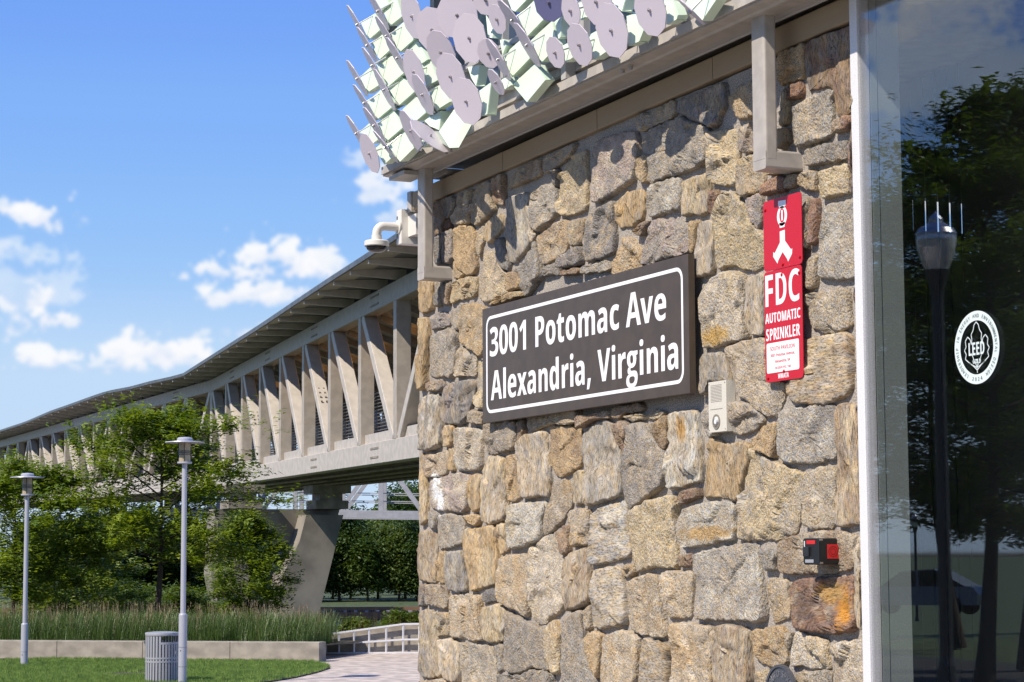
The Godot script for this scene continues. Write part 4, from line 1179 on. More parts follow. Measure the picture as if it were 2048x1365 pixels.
func bridge() -> void:
	deck = thing("footbridge", "long taupe covered truss footbridge with ribbed eaves curving away behind the trees", "bridge")
	var wide := 5.2
	var up := Vector3(0, 3.57, 0)
	var first := -3
	var last := 23
	for i in range(first, last):
		var a := foot(i)
		var b := foot(i + 1)
		var inn := inward(i + .5)
		var g := Geo.new()
		var t := (b - a).normalized()
		# bottom chord, top chord
		g.prism(rounded_box(.40, .58), a + inn * .20 - Vector3(0, .29, 0), inn, Vector3.UP, b - a + t * .004)
		put("bottom_chord", g, M.bridge_light, deck)
		g = Geo.new()
		g.prism(rounded_box(.40, .52), a + inn * .20 + up + Vector3(0, .26, 0), inn, Vector3.UP, b - a + t * .004)
		put("top_chord", g, M.bridge_steel, deck)
		# posts and diagonals, which lean the other way past each support
		member("post", a + Vector3(0, .002, 0), a + up - Vector3(0, .002, 0), .36, .40, i, M.bridge_steel)
		var far_top := i >= 0 and i < 8 or i >= 14 and i < 19
		if far_top:
			member("diagonal", a + t * .34 + Vector3(0, .002, 0) + inn * .012, b - t * .34 + up + inn * .012, .30, .38, i + .5, M.bridge_light)
		else:
			member("diagonal", a + t * .34 + up - Vector3(0, .002, 0) + inn * .012, b - t * .34 + Vector3(0, .002, 0) + inn * .012, .30, .38, i + .5, M.bridge_light)
		# kerb and louvred guard between the posts
		g = Geo.new()
		g.bar(a + inn * .26 + Vector3(0, .14, 0) + t * .2, b + inn * .26 + Vector3(0, .14, 0) - t * .2, .26, .27)
		put("kerb", g, M.bridge_light, deck)
		g = Geo.new()
		for k in 13:
			g.bar(a + inn * .52 + Vector3(0, .32 + k * .095, 0), b + inn * .52 + Vector3(0, .32 + k * .095, 0), .05, .028)
		for k in 4:
			g.bar(a.lerp(b, k / 4.0) + inn * .56 + Vector3(0, .02, 0), a.lerp(b, k / 4.0) + inn * .56 + Vector3(0, 1.55, 0), .05, .04)
		put("guard_louvre", g, M.louvre, deck)
		# far side
		g = Geo.new()
		g.prism(rounded_box(.40, .58), a + inn * (wide - .2) - Vector3(0, .29, 0), inn, Vector3.UP, b - a)
		g.prism(rounded_box(.40, .52), a + inn * (wide - .2) + up + Vector3(0, .26, 0), inn, Vector3.UP, b - a)
		g.bar(a + inn * (wide - .4), a + inn * (wide - .4) + up, .36, .40, inn)
		g.bar(a + inn * (wide - .4), b + inn * (wide - .4) + up, .30, .38, inn)
		put("far_truss_bay", g, M.bridge_steel, deck)
		g = Geo.new()
		for k in 13:
			g.bar(a + inn * (wide - .8) + Vector3(0, .32 + k * .095, 0), b + inn * (wide - .8) + Vector3(0, .32 + k * .095, 0), .05, .03)
		put("far_guard", g, M.louvre, deck)
		# deck and the beams and pipes under it
		g = Geo.new()
		g.prism(PackedVector2Array([Vector2(.40, -.25), Vector2(wide - .4, -.25), Vector2(wide - .4, -.05), Vector2(.40, -.05)]), a, inn, Vector3.UP, b - a)
		put("deck_slab", g, M.bridge_under, deck)
		for k in 3:
			g = Geo.new()
			var m := a.lerp(b, k / 3.0)
			g.bar(m + inn * .4 - Vector3(0, .42, 0), m + inn * (wide - .4) - Vector3(0, .42, 0), .16, .32)
			put("floor_beam", g, M.bridge_under, deck)
		g = Geo.new()
		for k in 4:
			g.tube([a + inn * (.9 + k * 1.05) - Vector3(0, .64, 0), b + inn * (.9 + k * 1.05) - Vector3(0, .64, 0)], [.05, .05], 6)
		put("service_pipe", g, M.bridge_under, deck)
		# ceiling, falling to the far side
		g = Geo.new()
		g.prism(PackedVector2Array([Vector2(.42, 3.62), Vector2(wide - .7, 2.05), Vector2(wide - .7, 2.15), Vector2(.42, 3.74)]), a, inn, Vector3.UP, b - a)
		put("ceiling", g, M.ceiling, deck)
		for k in 3:
			g = Geo.new()
			var m := a.lerp(b, (k + .5) / 3.0)
			g.bar(m + inn * .45 + Vector3(0, 3.52, 0), m + inn * (wide - .8) + Vector3(0, 2.0, 0), .10, .16)
			put("ceiling_batten", g, M.bridge_under, deck)
	# roof in one sheet with a lip
	var top := Geo.new()
	var lip := Geo.new()
	for k in (last - first) * 2:
		var i := first + k * .5
		var j := i + .5
		var a := eave(i)
		var b := eave(j)
		var c := foot(j) + inward(j) * (wide + 1.0) + Vector3(0, 4.5, 0)
		var d := foot(i) + inward(i) * (wide + 1.0) + Vector3(0, 4.5, 0)
		var th := Vector3(0, .07, 0)
		top.quad(a, b, c, d)
		top.quad(d + th, c + th, b + th, a + th)
		lip.bar(a + Vector3(0, .035, 0), b + Vector3(0, .035, 0), .09, .13)
	put("roof", top, M.roof_metal, deck)
	put("roof_lip", lip, M.roof_metal, deck)
	for k in (last - first) * 2:
		var i := first + k * .5
		var inn := inward(i)
		var f := foot(i)
		var e := eave(i)
		var g := Geo.new()
		var t := (foot(i + .05) - foot(i - .05)).normalized()
		# a rib that tapers from the top chord out to the lip
		g.prism(PackedVector2Array([Vector2(.30, 3.57 + .53), Vector2(.30, 4.45), Vector2(-1.17, e.y - f.y - .035), Vector2(-1.17, e.y - f.y - .14)]), f - t * .06, inn, Vector3.UP, t * .12)
		put("eave_rib", g, M.bridge_light, deck)
		g = Geo.new()
		var f2 := foot(i + .5)
		var e2 := eave(i + .5)
		g.quad(e - Vector3(0, .04, 0), e2 - Vector3(0, .04, 0), f2 + inward(i + .5) * .3 + Vector3(0, 4.44, 0), f + inn * .3 + Vector3(0, 4.44, 0))
		put("eave_soffit", g, M.bridge_steel, deck)
	# slots in the chords, splice plates on two diagonals, lamps under the ceiling
	for i in [.55, 2.55, 4.6, 6.6, 9.5, 12.5, 15.5]:
		for h in [-.16, -.40, 3.72, 3.96]:
			var g := Geo.new()
			var t := (foot(i + .1) - foot(i - .1)).normalized()
			g.box(foot(i) - inward(i) * .006 + Vector3(0, h, 0), Vector3(.012, .055, 1.1), Basis(inward(i), Vector3.UP, t))
			put("chord_slot", g, M.bridge_under, deck)
	for i in [2, 5]:
		var a := foot(i) + (foot(i + 1) - foot(i)) * .5 + up * .5
		var t := (foot(i + 1) + up - foot(i)).normalized()
		var side := inward(i).cross(t).normalized()
		for k in 10:
			var g := Geo.new()
			var p := a + t * ((k / 2) * .24 - .48) - side * .155 * signf(side.x) * -1.0 + inward(i) * (.12 + (k % 2) * .16)
			g.box(p, Vector3(.05, .05, .05), Basis(side, t, side.cross(t)))
			put("splice_bolt", g, M.bridge_under, deck)
	for i in [.75, 1.75, 2.75, 3.75, 5.75]:
		var at := foot(i) + inward(i) * 1.0 + Vector3(0, 3.12, 0)
		var g := Geo.new()
		g.lathe([Vector2(.0, -.06), Vector2(.10, -.06), Vector2(.10, .05), Vector2(.0, .05)], at, 10)
		put("ceiling_lamp", g, M.warm_bulb, deck)
		var l := OmniLight3D.new()
		l.name = named("ceiling_lamp_light", self)
		l.light_color = Color(1, .72, .38)
		l.light_energy = .12
		l.light_size = .08
		l.omni_range = 60
		l.shadow_enabled = true
		l.position = at - Vector3(0, .16, 0)
		add_child(l)
	# piers
	var pier := thing("bridge_pier", "leaning concrete portal pier with bearing blocks carrying the covered footbridge", "bridge pier", Vector3(-58.6, 0, 0))
	var g2 := Geo.new()
	g2.prism(PackedVector2Array([Vector2(-20.47, 3.62), Vector2(-15.97, 3.60), Vector2(-15.85, 1.38), Vector2(-16.27, -.71), Vector2(-16.30, -1.3), Vector2(-17.56, -1.3), Vector2(-17.54, -.74), Vector2(-17.40, .86), Vector2(-17.13, 2.44), Vector2(-18.68, 2.44), Vector2(-18.11, 1.37), Vector2(-17.98, .4), Vector2(-17.96, -1.3), Vector2(-19.10, -1.3), Vector2(-19.11, -.77)]), Vector3(-1.5, 0, 0), Vector3(0, 0, 1), Vector3.UP, Vector3(.9, 0, 0))
	put("portal_frame", g2, M.pier_concrete, pier)
	g2 = Geo.new()
	g2.prism(PackedVector2Array([Vector2(-18.72, 2.50), Vector2(-18.13, 1.37), Vector2(-18.0, .4), Vector2(-17.98, -1.3), Vector2(-19.08, -1.3), Vector2(-20.30, 3.40), Vector2(-18.95, 3.40)]), Vector3(-1.45, 0, 0), Vector3(0, 0, 1), Vector3.UP, Vector3(1.7, 0, 0))
	put("leg_face", g2, M.pier_concrete, pier)
	for z in [-19.9, -16.8]:
		g2 = Geo.new()
		g2.span(Vector3(-.8, 3.61, z - .6), Vector3(.2, 3.9, z + .6))
		g2.span(Vector3(-.7, 3.9, z - .42), Vector3(.1, 4.15, z + .42))
		g2.span(Vector3(-.8, 4.15, z - .7), Vector3(.2, 4.42, z + .7))
		put("bearing", g2, M.bridge_under, pier)
	for z in [-17.2, -16.05]:
		g2 = Geo.new()
		g2.tube([Vector3(-.56, -1.2, z), Vector3(-.56, 3.2, z)], [.035, .035], 8)
		put("drain_pipe", g2, M.bridge_under, pier)


func far_bridge() -> void:
	var b := thing("white_truss_bridge", "pale steel truss bridge crossing behind the footbridge's pier", "bridge")
	var a := Vector3(-106.7, 4.52, -26.5)
	var t := Vector3(.401, -.017, -.916).normalized()
	var side := Vector3(-.916, 0, -.401)
	for row in [0.0, 4.0]:
		var o: Vector3 = a + side * row
		var g := Geo.new()
		g.bar(o + Vector3(0, .0, 0), o + t * 30, .35, .44)
		put("lower_chord", g, M.far_steel, b)
		g = Geo.new()
		g.bar(o + Vector3(0, 3.4, 0), o + t * 30 + Vector3(0, 3.4, 0), .35, .40)
		put("upper_chord", g, M.far_steel, b)
		for k in 13:
			g = Geo.new()
			var p := o + t * (k * 2.42 + .4)
			g.bar(p + Vector3(0, .22, 0), p + Vector3(0, 3.2, 0), .26, .26, side)
			put("post", g, M.far_steel, b)
			if k < 12:
				g = Geo.new()
				var q := p + t * 2.42
				if k % 2 == 0:
					g.bar(p + Vector3(0, .25, 0) + t * .15, q + Vector3(0, 3.15, 0) - t * .15, .22, .20, side)
				else:
					g.bar(p + Vector3(0, 3.15, 0) + t * .15, q + Vector3(0, .25, 0) - t * .15, .22, .20, side)
				put("diagonal", g, M.far_steel, b)
		for h in [.75, 1.2]:
			g = Geo.new()
			g.bar(o + Vector3(0, h, 0) + side * .3, o + t * 30 + Vector3(0, h, 0) + side * .3, .05, .05)
			put("handrail", g, M.far_steel, b)


# ---------------------------------------------------------------- signs
func signs() -> void:
	var o := thing("address_sign", "wide dark brown address sign with white lettering and white rounded border", "sign", Vector3(2.2135, 2.978, .045))
	var g := Geo.new()
	g.bar(Vector3(-1.1105, 0, .015), Vector3(1.1105, 0, .015), .03, .597, Vector3.UP, .002)
	put("sign_box", g, M.sign_brown, o)
	g = Geo.new()
	for x in [-.8, .8]:
		g.span(Vector3(x - .03, -.25, -.06), Vector3(x + .03, .25, -.001))
	put("wall_spacer", g, M.black_metal, o)
	var outer := rounded(2.122, .503, .055)
	var inner := rounded(2.090, .471, .040)
	g = Geo.new()
	for k in outer.size():
		var j := (k + 1) % outer.size()
		g.prism(PackedVector2Array([inner[k], outer[k], outer[j], inner[j]]), Vector3(0, .0, .0302), Vector3.RIGHT, Vector3.UP, Vector3(0, 0, .0006))
	put("border", g, M.sign_white, o)
	letters("lettering", "3001 Potomac Ave", 1.921, .149, Vector3(-1.0125, .039, .0308), M.sign_white, o)
	letters("lettering", "Alexandria, Virginia", 2.012, .147, Vector3(-1.0005, -.186, .0308), M.sign_white, o)

	var top := thing("fire_connection_sign", "red square sign with white hose connection symbol, above the FDC sign", "sign", Vector3(4.047, 3.2676, .045))
	plate(top, .288, .284)
	var tz := .0026
	var w := hose_symbol()
	put("symbol", w, M.sign_white, top, Vector3(0, 0, tz))
	for p in [Vector2(-.128, .108), Vector2(.128, -.115), Vector2(.0, -.128)]:
		screw(top, p)
	var low := thing("sprinkler_sign", "tall red sign reading FDC AUTOMATIC SPRINKLER with a white panel", "sign", Vector3(4.042, 2.9015, .045))
	plate(low, .283, .444)
	g = Geo.new()
	g.prism(rounded(.243, .120, .008), Vector3(-.008, -.1265, .0026), Vector3.RIGHT, Vector3.UP, Vector3(0, 0, .0005))
	put("white_panel", g, M.sign_white, low)
	letters("lettering", "FDC", .258, .126, Vector3(-.132, .082, tz), M.sign_white, low)
	letters("lettering", "AUTOMATIC", .264, .039, Vector3(-.136, .014, tz), M.sign_white, low)
	letters("lettering", "SPRINKLER", .254, .046, Vector3(-.131, -.055, tz), M.sign_white, low)
	var red: Material = M.sign_red
	letters("lettering", "SOUTH PAVILION", .184, .0155, Vector3(-.102, -.098, tz + .0008), red, low, false)
	letters("lettering", "3001 Potomac Avenue,", .182, .0115, Vector3(-.100, -.123, tz + .0008), red, low, false)
	letters("lettering", "Alexandria, VA", .114, .0115, Vector3(-.066, -.148, tz + .0008), red, low, false)
	letters("lettering", "DESIGN PSI: 100", .118, .009, Vector3(-.066, -.173, tz + .0008), red, low, false)
	letters("lettering", "WMATA", .080, .019, Vector3(-.046, -.212, tz), M.sign_white, low)
	for p in [Vector2(-.004, .198), Vector2(.124, .190), Vector2(.0, -.186), Vector2(-.122, -.205)]:
		screw(low, p)

	# the sticker on the window
	var st := thing("window_sticker", "round pale sticker with an oak leaf and the year 2024 on the window", "sticker", Vector3(5.255, 2.70, .0205))
	put("rim", ring(.093, .126, .0004, 64), M.sticker, st)
	var ink := Geo.new()
	var lobe := [Vector2(0, -.078), Vector2(.022, -.062), Vector2(.050, -.046), Vector2(.066, -.036), Vector2(.060, -.020), Vector2(.070, -.006), Vector2(.060, .006), Vector2(.064, .026), Vector2(.050, .040), Vector2(.036, .030), Vector2(.030, .012), Vector2(.026, .030), Vector2(.030, .046), Vector2(.018, .060), Vector2(.012, .078), Vector2(.0, .088)]
	for m in [-1.0, 1.0]:
		for k in lobe.size() - 1:
			var a := Vector2(lobe[k].x * m, lobe[k].y)
			var b := Vector2(lobe[k + 1].x * m, lobe[k + 1].y)
			ink.bar(Vector3(a.x, a.y, 0), Vector3(b.x, b.y, 0), .0032, .0004, Vector3.BACK)
		for q in [Vector2(.045, -.005), Vector2(.030, .025)]:
			ink.bar(Vector3(0, -.070, 0), Vector3(q.x * m, q.y - .045, 0), .0025, .0004, Vector3.BACK)
	ink.bar(Vector3(0, -.088, 0), Vector3(0, -.04, 0), .0025, .0004, Vector3.BACK)
	put("leaf_outline", ink, M.sticker, st)
	letters("lettering", "LEED", .088, .044, Vector3(-.044, -.026, .0012), M.sticker, st)
	letters("lettering", "GOLD", .044, .015, Vector3(-.022, -.055, .0012), M.sticker, st)
	curved(st, "LEADERSHIP IN ENERGY AND ENVIRONMENTAL DESIGN", 2.62, -2.62, .1035, .0125, true)
	curved(st, "2024", -.22, .22, .1155, .0125, false)


func curved(o: Node3D, text: String, a0: float, a1: float, r: float, h: float, over: bool) -> void:
	var f := SystemFont.new()
	f.font_names = PackedStringArray(["Droid Sans"])
	var st := SurfaceTool.new()
	for k in text.length():
		if text[k] == " ":
			continue
		var t := lerpf(a0, a1, k / float(text.length() - 1))
		var m := TextMesh.new()
		m.font = f; m.text = text[k]; m.font_size = 32; m.pixel_size = h / 24.0; m.depth = .0006; m.curve_step = 1.5
		var box := m.get_aabb()
		var c := Vector3(sin(t) * -r, cos(t) * r, .0010) if over else Vector3(sin(t) * r, -cos(t) * r, .0010)
		var b := Basis(Vector3.BACK, t)
		st.append_from(m, 0, Transform3D(b, c - b * (box.position + Vector3(box.size.x, 0, 0) * .5 + Vector3(0, box.size.y * .0, 0))))
	put("rim_lettering", st.commit(), M.ink, o)


func plate(o: Node3D, w: float, h: float) -> void:
	var g := Geo.new()
	g.prism(rounded(w, h, .018), Vector3(0, 0, -.0005), Vector3.RIGHT, Vector3.UP, Vector3(0, 0, .003))
	put("sign_plate", g, M.sign_red, o)
	g = Geo.new()
	for k in [-1, 1]:
		g.tube([Vector3(k * w * .3, h * .3, -.06), Vector3(k * w * .3, h * .3, -.001)], [.008, .008], 6)
	put("stand_off", g, M.bolt, o)


func screw(o: Node3D, p: Vector2) -> void:
	var g := Geo.new()
	g.tube([Vector3(p.x, p.y, .0026), Vector3(p.x, p.y, .0055), Vector3(p.x, p.y, .0075)], [.0075, .0065, .003], 10)
	put("screw", g, M.sign_red, o)


# the hose symbol: a coupling, a loop, and a pipe that forks downwards
func hose_symbol() -> Geo:
	var g := Geo.new()
	var d := Vector3(0, 0, .0005)
	var shapes := [
		[Vector2(-.028, .130), Vector2(.030, .126), Vector2(.030, .104), Vector2(.021, .104), Vector2(.021, .096), Vector2(-.019, .098), Vector2(-.019, .107), Vector2(-.028, .107)],
		[Vector2(-.022, .040), Vector2(.022, .040), Vector2(.018, .020), Vector2(-.018, .020)],
		[Vector2(-.019, .006), Vector2(.019, .008), Vector2(.019, -.036), Vector2(.064, -.078), Vector2(.072, -.072), Vector2(.070, -.094), Vector2(.040, -.122), Vector2(.033, -.110), Vector2(.0, -.078), Vector2(-.034, -.108), Vector2(-.040, -.120), Vector2(-.072, -.088), Vector2(-.070, -.070), Vector2(-.060, -.076), Vector2(-.019, -.038)]]
	for p in shapes:
		g.prism(PackedVector2Array(p), Vector3.ZERO, Vector3.RIGHT, Vector3.UP, d)
	for k in 24:
		var a := TAU * k / 24
		var b := TAU * (k + 1) / 24
		g.prism(PackedVector2Array([Vector2(sin(a) * .020, .068 + cos(a) * .030), Vector2(sin(a) * .038, .066 + cos(a) * .040), Vector2(sin(b) * .038, .066 + cos(b) * .040), Vector2(sin(b) * .020, .068 + cos(b) * .030)]), Vector3.ZERO, Vector3.RIGHT, Vector3.UP, d)
	g.prism(PackedVector2Array([Vector2(-.006, .09), Vector2(.006, .09), Vector2(.006, .048), Vector2(-.006, .048)]), Vector3.ZERO, Vector3.RIGHT, Vector3.UP, d)
	return g


# ---------------------------------------------------------------- devices on the wall
func wall_devices() -> void:
	var o := thing("intercom", "small ivory wall intercom with ribbed speaker and round button right of the brown sign", "intercom", Vector3(3.5105, 2.6105, .0))
	var g := Geo.new()
	g.bar(Vector3(0, -.1055, .026), Vector3(0, .1055, .026), .148, .048, Vector3.BACK, .003)
	put("case", g, M.ivory, o)
	for k in 12:
		g = Geo.new()
		g.span(Vector3(-.052, .020 + k * .0062, .0495), Vector3(.040, .0222 + k * .0062, .0506))
		put("speaker_slot", g, M.ivory_dark, o)
	g = Geo.new()
	g.span(Vector3(-.058, -.012, .0495), Vector3(.046, -.009, .0504))
	put("name_line", g, M.ivory_dark, o)
	put("button_ring", ring(.024, .031, .004), M.ivory_dark, o, Vector3(-.006, -.063, .0495))
	g = Geo.new()
	g.tube([Vector3(-.006, -.063, .049), Vector3(-.006, -.063, .054), Vector3(-.006, -.063, .057)], [.0235, .022, .010], 24)
	put("call_button", g, M.lens_clear, o)
	for p in [Vector2(-.066, .096), Vector2(.066, .096), Vector2(-.066, -.096), Vector2(.066, -.096)]:
		g = Geo.new()
		g.tube([Vector3(p.x, p.y, .049), Vector3(p.x, p.y, .0508)], [.003, .003], 8)
		put("case_screw", g, M.ivory_dark, o)

	o = thing("key_lock_box", "small black key lock box with red labels low on the stone wall by the window", "lock box", Vector3(4.303, 2.007, .0))
	g = Geo.new()
	g.bar(Vector3(0, 0, .006), Vector3(0, 0, .098), .118, .100, Vector3.UP, .008)
	put("case", g, M.black_plastic, o)
	g = Geo.new()
	g.prism(rounded(.112, .094, .008), Vector3(0, 0, .098), Vector3.RIGHT, Vector3.UP, Vector3(0, 0, .004))
	put("door", g, M.black_plastic, o)
	g = Geo.new()
	g.span(Vector3(-.030, .028, .1015), Vector3(.030, .042, .104))
	put("red_tab", g, M.red_plastic, o)
	g = Geo.new()
	g.bar(Vector3(-.03, -.018, .104), Vector3(-.03, .018, .104), .042, .012, Vector3.BACK, .004)
	put("latch", g, M.lens_black, o)
	g = Geo.new()
	g.span(Vector3(-.042, -.042, .1015), Vector3(.016, -.030, .1035))
	put("name_plate", g, M.bin_grey, o)
	g = Geo.new()
	g.span(Vector3(-.049, .018, .1015), Vector3(-.043, .040, .1032))
	put("name_plate", g, M.white_metal, o)
	g = Geo.new()
	g.span(Vector3(.0585, -.027, .020), Vector3(.0605, .027, .068))
	put("red_label", g, M.red_plastic, o)
	var rb := Basis(Vector3(0, 0, -1), Vector3.UP, Vector3(1, 0, 0))
	for r in [.010, .018]:
		var mi := put("label_ring", ring(r, r + .0025, .0006, 24), M.ink_red, o)
		mi.transform = Transform3D(rb, Vector3(.0606, 0, .044))
	for y in [-.043, .043]:
		g = Geo.new()
		g.tube([Vector3(.056, y, .088), Vector3(.056, y, .100)], [.0045, .0045], 8)
		put("hinge_pin", g, M.bolt, o)

	o = thing("cast_connection_plate", "grey cast metal oval plate with raised lettering, low on the stone wall", "plate", Vector3(4.022, 1.432, .02))
	g = Geo.new()
	var oval := PackedVector2Array()
	for k in 40:
		oval.append(Vector2(cos(TAU * k / 40) * .118, sin(TAU * k / 40) * .138))
	g.prism(oval, Vector3(0, 0, .045), Vector3.RIGHT, Vector3.UP, Vector3(0, 0, .012))
	put("plate", g, M.cast_metal, o)
	g = Geo.new()
	for k in 40:
		var a := TAU * k / 40
		var b := TAU * (k + 1) / 40
		g.prism(PackedVector2Array([Vector2(cos(a) * .108, sin(a) * .128), Vector2(cos(a) * .118, sin(a) * .138), Vector2(cos(b) * .118, sin(b) * .138), Vector2(cos(b) * .108, sin(b) * .128)]), Vector3(0, 0, .057), Vector3.RIGHT, Vector3.UP, Vector3(0, 0, .005))
	put("rim", g, M.cast_metal, o)
	var text := "AUTO SPKR"
	for k in text.length():
		if text[k] != " ":
			var t := lerpf(.85, -.85, k / 8.0)
			letters("raised_letter", text[k], 0, .026, Vector3(-sin(t) * .082 - cos(t) * .009, cos(t) * .090 - sin(t) * .009, .0585), M.bolt, o, true, Basis(Vector3.BACK, t))
	g = Geo.new()
	g.tube([Vector3(0, -.02, -.02), Vector3(0, -.02, .045)], [.06, .06], 20)
	g.tube([Vector3(-.055, -.05, .057), Vector3(-.075, -.06, .13)], [.04, .045], 20)
	g.tube([Vector3(.055, -.05, .057), Vector3(.075, -.06, .13)], [.04, .045], 20)
	put("inlet", g, M.cast_metal, o)

	o = thing("security_camera", "white dome security camera on a bent arm at the wall's free corner", "camera", Vector3(-.14, 3.89, -.01))
	g = Geo.new()
	g.bar(Vector3(0, -.1, 0), Vector3(0, .1, 0), .075, .15, Vector3.BACK, .006)
	put("mount_box", g, M.camera_white, o)
	g = Geo.new()
	g.span(Vector3(-.025, .035, .0755), Vector3(-.015, .065, .078))
	g.span(Vector3(-.025, -.065, .0755), Vector3(-.015, -.035, .078))
	put("box_catch", g, M.black_plastic, o)
	g = Geo.new()
	g.span(Vector3(.0376, -.06, -.03), Vector3(.16, .06, .03))
	put("wall_bracket", g, M.camera_white, o)
	var arm := []
	var rad := []
	arm.append(Vector3(0, .0, .07))
	for k in 9:
		var t := k / 8.0 * PI / 2
		arm.append(Vector3(0, -.045 + cos(t) * .045, .165 + sin(t) * .045))
	arm.append(Vector3(0, -.06, .21))
	for k in arm.size():
		rad.append(.026)
	g = Geo.new()
	g.tube(arm, rad, 16)
	g.tube([Vector3(0, 0, .075), Vector3(0, 0, .083)], [.042, .042], 20)
	g.lathe([Vector2(.030, -.055), Vector2(.030, -.088)], Vector3(0, 0, .21), 20)
	put("arm", g, M.camera_white, o)
	g = Geo.new()
	g.lathe([Vector2(.066, -.122), Vector2(.072, -.117), Vector2(.072, -.094), Vector2(.066, -.088), Vector2(.0, -.086)], Vector3(0, 0, .21), 28)
	put("housing", g, M.camera_white, o)
	g = Geo.new()
	var bowl := []
	for k in 9:
		var t := k / 8.0 * PI / 2
		bowl.append(Vector2(sin(t) * .062, -.122 - cos(t) * .036))
	g.lathe(bowl, Vector3(0, 0, .21), 28)
	put("dome", g, M.lens_black, o)
	o = thing("junction_box", "narrow taupe junction box behind the left hanging bracket", "junction box", Vector3(-.085, 4.03, -.02))
	g = Geo.new()
	g.bar(Vector3(0, -.06, 0), Vector3(0, .06, 0), .06, .09, Vector3.BACK, .008)
	put("box", g, M.taupe_steel, o)
	g = Geo.new()
	g.span(Vector3(.030, -.03, -.03), Vector3(.11, .03, .03))
	put("conduit", g, M.taupe_steel, o)


# ---------------------------------------------------------------- the plaza beside the pavilion
const VIEW := Vector3(-.9126, 0, -.4088)
const ACROSS := Vector3(.4088, 0, -.9126)


func post_lamp(label: String, at: Vector3) -> Node3D:
	var o := thing("post_lamp", label, "lamp post", at, "grey post lamps with flat disc hats")
	var g := Geo.new()
	g.lathe([Vector2(.066, 0), Vector2(.066, 1.10), Vector2(.060, 1.118), Vector2(.043, 1.125)], Vector3.ZERO, 20)
	put("base_sleeve", g, M.lamp_grey, o)
	g = Geo.new()
	g.lathe([Vector2(.0675, .30), Vector2(.0675, .304)], Vector3.ZERO, 20)
	g.lathe([Vector2(.0675, .60), Vector2(.0675, .604)], Vector3.ZERO, 20)
	g.tube([Vector3(.045, .55, .045), Vector3(.050, .55, .050)], [.009, .009], 8)
	put("sleeve_joint", g, M.lamp_dark, o)
	g = Geo.new()
	g.lathe([Vector2(.043, 1.12), Vector2(.040, 3.46)], Vector3.ZERO, 18)
	put("pole", g, M.lamp_grey, o)
	g = Geo.new()
	g.lathe([Vector2(.0, 3.455), Vector2(.10, 3.455), Vector2(.114, 3.465), Vector2(.114, 3.49), Vector2(.0, 3.492)], Vector3.ZERO, 24)
	put("lower_collar", g, M.lamp_grey, o)
	g = Geo.new()
	g.lathe([Vector2(.088, 3.492), Vector2(.088, 3.785)], Vector3.ZERO, 24)
	put("lamp_glass", g, M.lamp_glass, o)
	g = Geo.new()
	for y in [3.60, 3.625, 3.65]:
		g.lathe([Vector2(.090, y), Vector2(.100, y), Vector2(.100, y + .009), Vector2(.090, y + .009)], Vector3.ZERO, 24)
	for k in 4:
		var t := TAU * k / 4 + .35
		g.tube([Vector3(cos(t) * .095, 3.49, sin(t) * .095), Vector3(cos(t) * .095, 3.79, sin(t) * .095)], [.006, .006], 6)
	put("cage", g, M.lamp_dark, o)
	g = Geo.new()
	g.lathe([Vector2(.0, 3.783), Vector2(.300, 3.783), Vector2(.312, 3.790), Vector2(.306, 3.803), Vector2(.12, 3.818), Vector2(.122, 3.828), Vector2(.122, 3.852), Vector2(.10, 3.872), Vector2(.0, 3.882)], Vector3.ZERO, 36)
	put("hat", g, M.lamp_grey, o)
	return o


